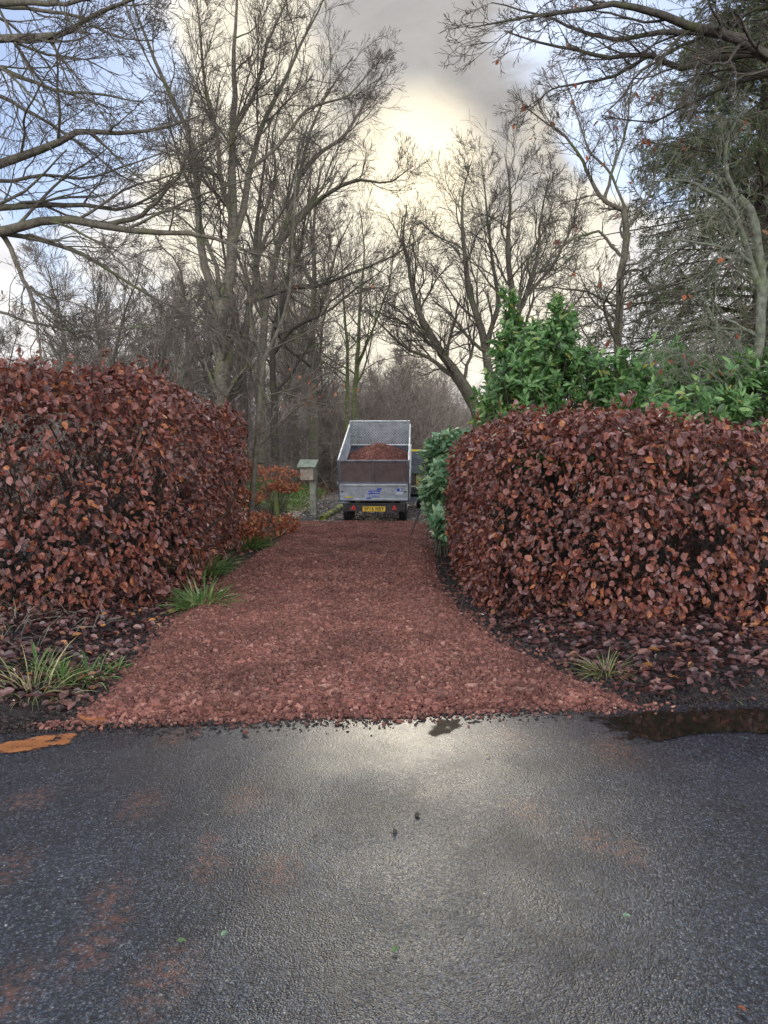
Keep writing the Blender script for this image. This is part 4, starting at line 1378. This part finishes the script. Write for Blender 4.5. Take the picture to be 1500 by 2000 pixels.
def tuft(px, py, n, rad, h, seed, mat, label, lean=.6, wid=.006, name='grass_tuft', more=()):
    p = on_ground(px, py, .05)
    g = Geo()
    blades(g, (p[0], p[1], 0), n, rad, h, seed, lean, wid)
    for dx, dy, n2 in more:
        blades(g, (p[0] + dx, p[1] + dy, 0), n2, rad, h, seed + n2, lean, wid)
    return tag(g.build(name, mat), label, 'grass')


tuft(120, 1318, 80, .11, .26, 1, GRASS, 'lush green grass tuft beside the left gravel corner', .9, .007, more=((.16, .12, 40), (-.2, .1, 40)))
tuft(60, 1345, 90, .22, .36, 2, GRASS_DRY, 'straw coloured wisps beside the green tuft on the left', .9, .004)
tuft(225, 1290, 60, .06, .14, 3, GRASS, 'tiny green weed nearest the left gravel edge', 1.0, .005)
tuft(392, 1175, 260, .2, .36, 4, GRASS, 'green woodrush clump under the left hedge corner', .8, .009, more=((-.03, .35, 90),))
tuft(395, 1115, 240, .25, .45, 5, GRASS, 'drooping woodrush on the bank below left hedge', .8, .008, more=((-.08, .4, 90), (.02, .8, 90)))
tuft(478, 1062, 420, .38, .40, 6, GRASS, 'long green woodrush near the far end of the left hedge', .9, .009, more=((-.2, .4, 140), (-.3, -.5, 120)))
tuft(1185, 1300, 130, .09, .26, 7, GRASS_DRY, 'yellow green grass tuft below the right hedge', 1.0, .0045)
tuft(1475, 1365, 50, .07, .10, 8, GRASS, 'small green weed at the right road verge', .9, .005)
g = Geo()
n = 60
for i in range(230):
    y = rg.uniform(19.5, 31); px_ = rg.uniform(470, 662); x = (px_ - 750) / F * y
    if x > drive_l(y) - .55: continue
    blades(g, (x, y, 0), 60, .38, .22, 400 + i, .9, .02)
tag(g.build('green_ground_cover', GRASS_B), 'bright green ground plants on the bank behind the bird box', 'ground cover', kind='stuff')

# bracken / bramble stalks at the front of the left verge
g = Geo()
n = 240
x = rng.uniform(-4.5, -2.5, n); y = rng.uniform(5.5, 6.9, n)
P = np.zeros((n, 5, 3)); P[:, 0] = np.stack([x, y, gz(x, y)], -1); D = nz(rdir(n) + np.array([0, 0, .5]))
for j in range(1, 5):
    D = nz(D + rng.normal(0, .2, (n, 3)) + np.array([0, 0, -.15])); P[:, j] = P[:, j - 1] + D * rng.uniform(.03, .09, n)[:, None]
g.tubes(P, np.full((n, 5), .0022), 3)
tag(g.build('dead_stalks', TWIG_PALE), 'thin dead stalks on the left verge under the hedge', 'dead stalks', kind='stuff')

# ------------------------------------------------------------------ metals and paints
GALV = simple('galvanised', (.46, .52, .57), .38, .35, nscale=7, var=.22, bump=.1)
GALV_DK = simple('galvanised_dull', (.16, .18, .21), .5, .6, nscale=8, var=.25, bump=.1)
BROWN_P = simple('brown_board', (.105, .078, .073), .6, nscale=6, var=.2, bump=.05)
BLACK = simple('black_rubber', (.018, .018, .019), .7, nscale=20, var=.3)
DARK = simple('dark_steel', (.03, .028, .028), .55, .2, nscale=12, var=.3)
RED_L = simple('red_lens', (.40, .02, .015), .3, nscale=20, var=.1, bump=0)
YEL_P = simple('plate_yellow', (.62, .42, .02), .4, nscale=20, var=.1, bump=0)
YELLOW = simple('yellow_paint', (.72, .60, .03), .4, nscale=12, var=.12, bump=0)
BLUE = simple('blue_sticker', (.035, .09, .42), .4, nscale=20, var=.1, bump=0)
WHITE = simple('white_sticker', (.55, .6, .68), .45, nscale=20, var=.06, bump=0)
BLACK_T = simple('black_print', (.012, .012, .012), .5, nscale=20, var=.1, bump=0)
SLATE = simple('slate_paint', (.085, .105, .13), .45, nscale=7, var=.15, bump=.03)
CREAM = simple('cream_panel', (.50, .40, .22), .5, nscale=9, var=.15)
BROWN_B = simple('rusty_panel', (.055, .045, .035), .6, nscale=6, var=.4)
WOOD_G = simple('weathered_wood', (.22, .23, .18), .8, nscale=8, var=.35, bump=.4)
WOOD_F = simple('box_wood', (.29, .25, .20), .8, nscale=14, var=.3, bump=.4)
WOOD_R = simple('mossy_roof_wood', (.26, .31, .24), .8, nscale=9, var=.25, bump=.3)
TOOL = simple('tool_handle', (.03, .025, .02), .6, nscale=12, var=.2)

# ------------------------------------------------------------------ tipping trailer
TR = empty('tipping_trailer', (-.235, 16.95, 0), R_(-2.6))
W = 1.60
TILT = R_(17.5)
hinge = np.array([0, .12, .50])
ca, sa = math.cos(TILT), math.sin(TILT)
MT = np.array([[1, 0, 0], [0, ca, -sa], [0, sa, ca]])


def tb(p):     # body space -> trailer space (tipped)
    return MT @ np.array(p, float) + hinge


class TGeo(Geo):
    def tbox(s, c, d): s.box(tb(c), d, MT)
    def tbar(s, a, b, t=.03, t2=None):
        a = np.array(a, float); b = np.array(b, float)
        d = nz(b - a); up = np.array([0, 0, 1.]) if abs(d[2]) < .9 else np.array([0, 1., 0])
        x = nz(np.cross(d, up)); z = np.cross(x, d)
        s.box(tb((a + b) / 2), (t, np.linalg.norm(b - a), t2 or t), MT @ np.stack([x, d, z], 1))


LEN, HS, HT = 3.05, .38, .98
g = TGeo()
g.tbox((0, LEN / 2, .02), (W - .06, LEN, .04))
for y in np.linspace(.3, LEN - .2, 6): g.tbox((0, y, -.04), (W - .1, .05, .08))
g.build('body_floor', GALV_DK, TR)
for sx in (-1, 1):
    g = TGeo()
    g.tbox((sx * W / 2, LEN / 2, .04 + HS / 2), (.03, LEN, HS))
    g.tbar((sx * (W / 2 + .005), 0, HS + .05), (sx * (W / 2 + .005), LEN, HS + .05), .055, .04)
    g.tbar((sx * (W / 2 + .002), .0, .05), (sx * (W / 2 + .002), LEN, .05), .05, .06)
    for y in np.linspace(.35, LEN - .3, 6): g.tbar((sx * (W / 2 + .026), y, .06), (sx * (W / 2 + .026), y, HS + .03), .04, .02)
    g.build('side_panel', GALV, TR, bevel=.004)
    # mesh side with frame
    g = TGeo()
    x = sx * W / 2
    for y in (0.02, LEN / 2, LEN - .02): g.tbar((x, y, HS + .07), (x, y, HT), .035)
    g.tbar((x, 0, HT), (x, LEN, HT), .038)
    fr = g.build('mesh_frame', GALV, TR, bevel=.003)
    g = TGeo()
    H2 = HT - HS - .09
    for kx in np.arange(-H2, LEN, .052):
        for sgn in (1, -1):
            y0, z0 = kx, HS + .07; y1, z1 = kx + H2, HT - .02
            if y0 < 0: z0 += -y0; y0 = 0
            if y1 > LEN: z1 -= y1 - LEN; y1 = LEN
            if y1 <= y0: continue
            if sgn < 0: y0, y1 = LEN - y0, LEN - y1
            g.tbar((x + sgn * .003, y0, z0), (x + sgn * .003, y1, z1), .004, .020)
    g.build('mesh_screen', GALV, fr)
g = TGeo()
g.tbox((0, LEN, .04 + HS / 2), (W - .04, .03, HS))
for bx in (-.55, -.3, .52): g.tbox((bx, LEN - .02, HS - .08), (.04, .03, .05))
g.build('front_panel', GALV_DK, TR)
g = TGeo()
for x in (-W / 2 + .02, W / 2 - .02): g.tbar((x, LEN, HS + .03), (x, LEN, HT + .10), .035)
g.tbar((-W / 2, LEN, HT + .10), (W / 2, LEN, HT + .10), .035)
g.tbar((-W / 2, LEN, HS + .05), (W / 2, LEN, HS + .05), .03)
ff = g.build('front_frame', GALV, TR, bevel=.003)
g = TGeo()
H2 = HT + .10 - HS - .07
for kx in np.arange(-W / 2 - H2, W / 2, .075):
    for sgn in (1, -1):
        x0, z0 = kx, HS + .06; x1, z1 = kx + H2, HT + .09
        if x0 < -W / 2: z0 += -W / 2 - x0; x0 = -W / 2
        if x1 > W / 2: z1 -= x1 - W / 2; x1 = W / 2
        if x1 <= x0: continue
        g.tbar((x0 * sgn, LEN + sgn * .003, z0), (x1 * sgn, LEN + sgn * .003, z1), .005, .022)
g.build('mesh_screen', GALV, ff)
# upper brown gate
g = TGeo()
g.tbox((-.385, 0, (HS + HT) / 2 + .03), (.735, .018, HT - HS - .10)); g.tbox((.385, 0, (HS + HT) / 2 + .03), (.735, .018, HT - HS - .10))
g.build('tailgate_board', BROWN_P, TR)
g = TGeo()
g.tbar((-W / 2 - .01, -.005, HT + .0), (W / 2 + .01, -.005, HT + .0), .045, .04)
g.tbar((0, -.012, HS + .08), (0, -.012, HT - .03), .022)
for x in (-W / 2 + .01, W / 2 - .01): g.tbar((x, -.005, .0), (x, -.005, HT), .05)
g.tbar((-W / 2, -.005, HS + .085), (W / 2, -.005, HS + .085), .03, .03)
g.build('tailgate_frame', GALV_DK, TR, bevel=.004)
# lower galvanised gate
g = TGeo()
g.tbox((0, -.03, .04 + HS / 2), (W - .04, .03, HS - .02))
g.tbar((-W / 2 + .03, -.04, HS + .04), (W / 2 - .03, -.04, HS + .04), .05, .045)
g.tbar((-W / 2 + .03, -.042, .065), (W / 2 - .03, -.042, .065), .035, .04)
lg = g.build('lower_tailgate', GALV, TR, bevel=.005)
for x in (-W / 2 + .075, W / 2 - .075):
    g = TGeo(); g.tbox((x, -.052, .26), (.05, .02, .025)); g.build('latch', BLACK, lg)


def face_pt(x, z, off): return tb((x, -.045 - off, z))


def quad_sticker(name, pts, mat, parent, off=.003):
    g = Geo()
    A = np.array([face_pt(x, z, off) for x, z in pts]); Bk = np.array([face_pt(x, z, off - .002) for x, z in pts])
    g.add(np.concatenate([A, Bk]), np.array([(0, 1, 2, 3), (7, 6, 5, 4), (0, 4, 5, 1), (1, 5, 6, 2), (2, 6, 7, 3), (3, 7, 4, 0)]))
    return g.build(name, mat, parent)


def text_obj(name, body, size, M, mat, parent, bold=0, depth=.001):
    cu = bpy.data.curves.new(name, 'FONT'); cu.body = body; cu.size = size; cu.align_x = 'CENTER'; cu.align_y = 'CENTER'
    cu.extrude = depth; cu.offset = bold
    o = bpy.data.objects.new(name, cu); COL.objects.link(o)
    bpy.context.view_layer.update()
    me = bpy.data.meshes.new_from_object(o.evaluated_get(bpy.context.evaluated_depsgraph_get()))
    bpy.data.objects.remove(o)
    o = link(name, me, mat, parent)
    o.matrix_local = M
    return o


dc = quad_sticker('maker_decal', [(-.19, .07), (.26, .07), (.26, .36), (-.19, .36)], WHITE, lg, .001)
bpy.data.objects.remove(dc)
dc = quad_sticker('maker_decal', [(-.15, .20), (.13, .20), (.16, .285), (-.12, .285)], BLUE, lg, .006)
quad_sticker('decal_stripe', [(.06, .30), (.16, .30), (.20, .345), (.10, .345)], BLUE, dc, .006)
quad_sticker('decal_stripe', [(-.20, .06), (-.09, .06), (-.05, .115), (-.16, .115)], BLUE, dc, .006)
quad_sticker('decal_panel', [(-.13, .125), (.13, .125), (.13, .19), (-.13, .19)], WHITE, dc, .005)
RX = Matrix.Rotation(R_(90) + TILT, 4, 'X')


def tm(x, z, off): return Matrix.Translation(Vector(face_pt(x, z, off))) @ RX


text_obj('decal_text', 'Ifor Williams', .062, tm(.005, .243, .009), WHITE, dc, .001)
text_obj('decal_text', 'Trailers', .078, tm(0, .157, .008), BLUE, dc, .0015)
st = quad_sticker('safety_sticker', [(-.66, .105), (-.48, .105), (-.48, .135), (-.66, .135)], YELLOW, lg, .004)
quad_sticker('sticker_panel', [(-.70, .075), (-.48, .075), (-.48, .098), (-.70, .098)], BLUE, st, .004)
st = quad_sticker('information_sticker', [(.53, .265), (.65, .265), (.65, .335), (.53, .335)], BLUE, lg, .004)
quad_sticker('sticker_panel', [(.50, .19), (.66, .19), (.66, .26), (.50, .26)], WHITE, st, .004)
quad_sticker('sticker_panel', [(.595, .285), (.635, .285), (.635, .325), (.595, .325)], WHITE, st, .006)
# chassis, light board, wheels
g = Geo()
for x in (-.42, .42): g.bar((x, .08, .42), (x, 3.2, .42), .07, .10)
for y in (.15, 1.2, 2.2, 3.1): g.bar((-.7, y, .40), (.7, y, .40), .07, .08)
g.bar((-.42, 3.1, .42), (0, 4.3, .42), .07, .09); g.bar((.42, 3.1, .42), (0, 4.3, .42), .07, .09)
g.build('chassis', DARK, TR, bevel=.004)
g = Geo()
g.tubes(np.array([(0, 1.3, .45), tb((0, 2.3, -.05))]), np.array([.045, .03]), 10, cap=True)
g.build('tipping_ram', GALV, TR, True)
g = Geo()
g.box((0, .06, .36), (1.42, .03, .17)); g.box((0, .045, .452), (1.5, .05, .025))
for x in (-.66, .66): g.box((x, .05, .38), (.1, .05, .14))
lb = g.build('light_board', DARK, TR, bevel=.004)
for sx in (-1, 1):
    g = Geo()
    c = np.array([sx * .47, .035, .36]); s_ = .065
    A = np.array([(-s_, 0, -.045), (s_, 0, -.045), (0, 0, .075)]) + c
    g.add(np.concatenate([A + (0, -.012, 0), A]), np.array([(0, 1, 2), (5, 4, 3)]), np.array([(0, 3, 4, 1), (1, 4, 5, 2), (2, 5, 3, 0)]))
    g.build('rear_light', RED_L, lb)
g = Geo(); g.box((0.005, .03, .335), (.52, .012, .115))
npl = g.build('number_plate', YEL_P, lb, bevel=.003)
text_obj('plate_text', 'SP16 RBY', .115, Matrix.Translation((.005, .0225, .335)) @ Matrix.Rotation(R_(90), 4, 'X'), BLACK_T, npl, .0018)


def wheel(parent, c, r, wd, tread=True):
    g = Geo()
    prof = [(-.5, .62), (-.5, .90), (-.42, .985), (-.25, 1.0), (.25, 1.0), (.42, .985), (.5, .90), (.5, .62)]
    n = 28
    ring = []
    for a in range(n):
        t = a * 2 * math.pi / n
        for (xx, rr) in prof: ring.append((c[0] + xx * wd, c[1] + math.cos(t) * rr * r, c[2] + math.sin(t) * rr * r))
    m_ = len(prof); F_ = []
    for a in range(n):
        for b_ in range(m_ - 1):
            F_.append((a * m_ + b_, a * m_ + b_ + 1, ((a + 1) % n) * m_ + b_ + 1, ((a + 1) % n) * m_ + b_))
    g.add(np.array(ring), np.array(F_))
    for a in range(n):
        t = (a + .5) * 2 * math.pi / n
        M = np.array([[1, 0, 0], [0, -math.sin(t), math.cos(t)], [0, math.cos(t), math.sin(t)]])
        for sx in (-.22, .22): g.box((c[0] + sx * wd, c[1] + math.cos(t) * r * 1.005, c[2] + math.sin(t) * r * 1.005), (wd * .34, r * .11, .014), M)
    wh = g.build('wheel', BLACK, parent)
    g = Geo()
    g.tubes(np.array([(c[0] - wd * .3, c[1], c[2]), (c[0] + wd * .3, c[1], c[2])]), np.array([r * .63, r * .63]), 20, cap=True)
    g.tubes(np.array([(c[0] - wd * .52, c[1], c[2]), (c[0] + wd * .52, c[1], c[2])]), np.array([r * .2, r * .2]), 12, cap=True)
    g.build('rim', GALV, wh)
    return wh


for sx in (-1, 1):
    for y in (.75, 1.42):
        wheel(TR, (sx * .655, y, .295), .31, .19)
    g = Geo()
    xs_ = sx * .745
    pts = []
    for a in np.linspace(-10, 190, 14):
        pts.append((.75 + .0 + math.cos(R_(a)) * .38 + (.67 if a < 90 else 0), .31 + math.sin(R_(a)) * .36))
    for (a, b_) in zip(pts[:-1], pts[1:]):
        g.bar((xs_ - sx * .06, a[0], a[1]), (xs_ - sx * .06, b_[0], b_[1]), .20, .012)
    g.build('mudguard', GALV, TR, bevel=.003)
g = Geo()
for y in (.75, 1.42): g.tubes(np.array([(-.65, y, .295), (.65, y, .295)]), np.array([.03, .03]), 8)
g.build('axle', DARK, TR)
g = Geo()
g.tubes(np.array([(0, 4.25, .42), (0, 4.25, -.02)]), np.array([.03, .03]), 8, cap=True); g.tubes(np.array([(-.04, 4.25, .08), (.04, 4.25, .08)]), np.array([.08, .08]), 12, cap=True)
g.bar((0, 4.2, .46), (0, 4.5, .46), .08, .08)
g.build('jockey_wheel', GALV_DK, TR)
tag(TR, 'galvanised tipping trailer with raised mesh sided body on the red drive', 'trailer')

# load of red gravel
g = Geo()
n = 9000
x = rng.uniform(-W / 2 + .05, W / 2 - .05, n); y = rng.uniform(.05, LEN - .1, n)


def heap(x, y): return .06 + .80 * np.maximum(0, 1.06 - np.sqrt(.012 + (np.abs(x) / 1.2) ** 1.8 + (np.abs(y - 1.75) / 2.2) ** 2)) + .05 * (vnoise(np.stack([x, y, 0 * x], -1), 4, 2) - .5)


nx_, ny_ = 40, 60
gx, gy = np.meshgrid(np.linspace(-W / 2 + .03, W / 2 - .03, nx_), np.linspace(.02, LEN - .03, ny_), indexing='ij')
B = np.stack([gx, gy, np.clip(heap(gx, gy), .05, HT + .1)], -1).reshape(-1, 3)
idx = np.arange(nx_ * ny_).reshape(nx_, ny_)
toW = Matrix.Translation(TR.location) @ Matrix.Rotation(R_(-2.6), 4, 'Z')
A3 = np.array(toW.to_3x3()); T3 = np.array(toW.translation)
def load_w(Pb): return (Pb @ MT.T + hinge) @ A3.T + T3
OL = load_w(np.array([[0, 0, .05]]))[0]
gd = Geo()
gd.add(load_w(B) - OL, np.stack([idx[:-1, :-1], idx[1:, :-1], idx[1:, 1:], idx[:-1, 1:]], -1).reshape(-1, 4))
s2 = rng.uniform(.018, .05, n)
stones(gd, load_w(np.stack([x, y, heap(x, y)], -1)) - OL, s2)
o = gd.build('gravel_load', RED_ST); o.location = tuple(OL)
tag(o, 'heap of red gravel piled inside the tipping trailer', 'gravel heap')

# ------------------------------------------------------------------ towing machine, half hidden right of the trailer
VH = empty('compact_dumper', (.57, 21.6, 0), R_(-3))
g = Geo()
g.box((.0, .55, .52), (1.15, 1.5, .22)); g.box((0, .1, .40), (1.0, .2, .12))
g.build('chassis', DARK, VH, bevel=.02)
g = Geo()
g.box((-.05, .06, 1.34), (1.22, .05, .62)); g.box((-.63, .7, 1.34), (.05, 1.3, .62)); g.box((.53, .7, 1.34), (.05, 1.3, .62)); g.box((-.05, 1.35, 1.34), (1.22, .05, .62)); g.box((-.05, .7, 1.06), (1.2, 1.3, .05))
g.box((-.05, .03, 1.045), (1.24, .05, .04)); g.box((-.05, .028, 1.60), (1.24, .03, .05))
bd = g.build('skip_body', SLATE, VH, bevel=.01)
g = Geo(); g.box((-.05, .03, 1.69), (1.28, .1, .055)); g.box((-.66, .7, 1.69), (.08, 1.4, .055)); g.box((.56, .7, 1.69), (.08, 1.4, .055))
g.build('yellow_rim', YELLOW, bd, bevel=.008)
for i in range(8):
    t = i * math.pi / 4
    g = Geo(); g.tubes(np.array([(.33 + math.cos(t) * .085, .025, 1.36 + math.sin(t) * .095), (.33 + math.cos(t) * .085, .045, 1.36 + math.sin(t) * .095)]), np.array([.018, .018]), 8, cap=True)
    g.build('vent_hole', BLACK, bd)
g = Geo(); g.box((-.12, .15, .84), (1.0, .08, .36)); g.box((-.12, .105, .68), (1.0, .03, .03))
g.build('engine_cover', BROWN_B, VH, bevel=.01)
g = Geo(); g.box((.50, .18, .84), (.16, .1, .34)); g.box((.60, .7, .84), (.05, 1.1, .34)); g.build('side_cover', CREAM, VH, bevel=.01)
g = Geo(); g.box((.52, .15, 1.035), (.20, .16, .035)); g.box((.385, .12, .84), (.02, .03, .3)); g.build('yellow_trim', YELLOW, VH)
g = Geo()
for a, b_ in (((.02, 0, .60), (.40, 0, .60)), ((.02, 0, .42), (.40, 0, .42)), ((.02, 0, .42), (.02, 0, .60)), ((.40, 0, .42), (.40, 0, .60))): g.bar(a, b_, .025)
g.box((.21, .012, .51), (.36, .01, .16)); g.build('step_plate', GALV_DK, VH)
g = Geo(); g.box((.22, .0, .27), (.40, .08, .16)); g.box((.2, -.045, .29), (.2, .01, .05)); g.build('bumper', GALV_DK, VH, bevel=.01)
for sx in (-.42, .48):
    for y in (.25, 1.15): wheel(VH, (sx, y, .29), .30, .2)
    g = Geo()
    for a, b_ in zip(np.linspace(0, 165, 9), np.linspace(20, 185, 9)):
        g.bar((sx + .02, .25 + math.cos(R_(a)) * .37, .30 + math.sin(R_(a)) * .37), (sx + .02, .25 + math.cos(R_(b_)) * .37, .30 + math.sin(R_(b_)) * .37), .26, .012)
    g.build('mudguard', GALV, VH)
tag(VH, 'slate grey machine with yellow rim half hidden behind the trailer', 'dumper')

# ------------------------------------------------------------------ bird box on post
BX = at(613, 1003, 19.3)
BB = empty('bird_box', (BX[0], 19.3, 0), R_(-14))
g = Geo()
P = np.array([(0, 0, -.1), (.0, 0, .3), (.005, 0, .7), (.02, .0, 1.0), (.02, 0, 1.38)]); 
for (x, dx) in ((0, .17),):
    zs = np.linspace(-.1, 1.40, 9)
    Vv = []
    for z in zs:
        o_ = .006 * math.sin(z * 9); wv = .085 + .004 * math.sin(z * 17)
        Vv += [(-wv + o_, -.07, z), (wv + o_, -.07, z), (wv + o_, .07, z), (-wv + o_, .07, z)]
    F_ = [(i * 4 + j, i * 4 + (j + 1) % 4, (i + 1) * 4 + (j + 1) % 4, (i + 1) * 4 + j) for i in range(8) for j in range(4)]
    F_ += [(32, 33, 34, 35)]
    g.add(np.array(Vv), np.array(F_))
g.build('post', WOOD_G, BB, bevel=.012)
g = Geo()
cx_ = -.10
for i in range(3): g.box((cx_ - .115 + i * .115, -.235, 1.085 + (.006 if i == 1 else 0)), (.112, .02, .33 + .012 * (i % 2)))
g.box((cx_ - .17, -.155, 1.10), (.02, .16, .36)); g.box((cx_ + .17, -.155, 1.10), (.02, .16, .36)); g.box((cx_, -.155, .93), (.32, .15, .02)); g.box((cx_, -.08, 1.12), (.32, .02, .40))
g.build('box_body', WOOD_F, BB, bevel=.003)
g = Geo()
sl_ = R_(33)
M = np.array([[1, 0, 0], [0, math.cos(sl_), -math.sin(sl_)], [0, math.sin(sl_), math.cos(sl_)]])
g.box((cx_ + .01, -.19, 1.345), (.50, .34, .03), M)
g.build('roof', WOOD_R, BB, bevel=.006)
tag(BB, 'weathered wooden bird box with sloping grey green roof on a thick post', 'bird box')

# mossy log edging beside the post
g = Geo()
a = on_ground(628, 1016); b_ = on_ground(668, 993)
P = resample([(a[0], a[1], .0), (a[0] * .6 + b_[0] * .4, a[1] * .6 + b_[1] * .4, .04), (b_[0] - .02, b_[1], .03)], 10); P += rng.normal(0, .012, P.shape)
g.tubes(P, np.full(10, .10) + rng.normal(0, .008, 10), 9, cap=True)
tag(g.build('mossy_log', bark_mat('log_bark', (.03, .025, .02), (.22, .30, .03), .9), None, True), 'dark mossy log lying between bird box and trailer', 'log')

# rake leaning on the laurel
a = on_ground(803, 1047, .02); top = np.array([.99, 15.05, 1.22])
RK = empty('garden_rake', (a[0], a[1], 0))
O = np.array([a[0], a[1], 0])
g = Geo(); g.tubes(np.array([a - O + (0, 0, .02), (a + top) / 2 - O + (0.005, 0, 0), top - O]), np.array([.013, .015, .014]), 8, cap=True); g.build('handle', TOOL, RK, True)
g = Geo(); g.bar((-.13, .03, .035), (.06, -.03, .03), .025)
for i in range(9):
    t = i / 8; p = np.array([-.13, .03, .035]) * (1 - t) + np.array([.06, -.03, .03]) * t
    g.bar(p, p + (0.0, -.012, -.045), .008)
g.build('head', DARK, RK)
tag(RK, 'long handled garden rake leaning against the bright laurel', 'rake')
# slab by the laurel foot
p = on_ground(838, 1028, 0)
g = Geo(); g.box((0, 0, .10), (.20, .05, .22), np.array(Matrix.Rotation(R_(-28), 3, 'Y') @ Matrix.Rotation(R_(-18), 3, 'X')))
o = g.build('stone_slab', simple('slab_red', (.20, .085, .07), .7), None, bevel=.008); o.location = (p[0], p[1], .0)
tag(o, 'reddish slab tilted at the foot of the bright laurel', 'slab')

# stray leaves and bits on the road
bits = [(1216, 1792, GREEN_B, 'tiny green leaf low on the right of the road'), (1462, 1446, GREEN_B, 'pale green leaf below the long puddle'), (955, 1476, GRASS_DRY, 'yellowish leaf beside the thin broken film of water'),
        (815, 1593, BARK_DK, 'round black stone on the bright centre of the road'), (772, 1625, BARK_DK, 'dark twig just below the round black stone'), (620, 1634, BARK_DK, 'small dark scrap left of the road centre'),
        (372, 1437, LITTER, 'red brown leaf on the road at the gravel edge'), (484, 1438, LITTER, 'dark brown leaf right of the red brown leaf at the gravel edge'), (443, 1822, GREEN_B, 'pale leaf scrap low on the left of the road'),
        (346, 1841, GREEN, 'dark green leaf scrap left of the pale scrap'), (1458, 1980, BEECH_OR, 'orange leaf in the bottom right corner of the road'), (775, 1853, GREEN, 'green leaf scrap near the bottom centre of the road')]
for i, (a_, b2_, m_, lab) in enumerate(bits):
    p = on_ground(a_, b2_, .004)
    g = Geo()
    if 'stone' in lab:
        stones(g, np.array([[0, 0, .003]]), np.array([.017]), .8); nm, ct = 'pebble', 'stone'
    elif 'twig' in lab:
        g.tubes(np.array([(-.03, 0, .002), (0, .004, .003), (.035, -.004, .002)]), np.array([.0018, .0022, .0014]), 6, cap=True); nm, ct = 'twig', 'twig'
    else:
        s = .028 if i not in (6, 7) else .055
        g.scatter(LEAF[0], LEAF[1], np.array([[0, 0, .008]]), np.array([[math.cos(i * 2.1), math.sin(i * 2.1), .1]]), np.array([[.1, -.1, 1.]]), np.array([s]), LEAF[2]); nm, ct = 'fallen_leaf', 'leaf'
    o = g.build(nm, m_); o.location = tuple(p)
    tag(o, lab, ct)
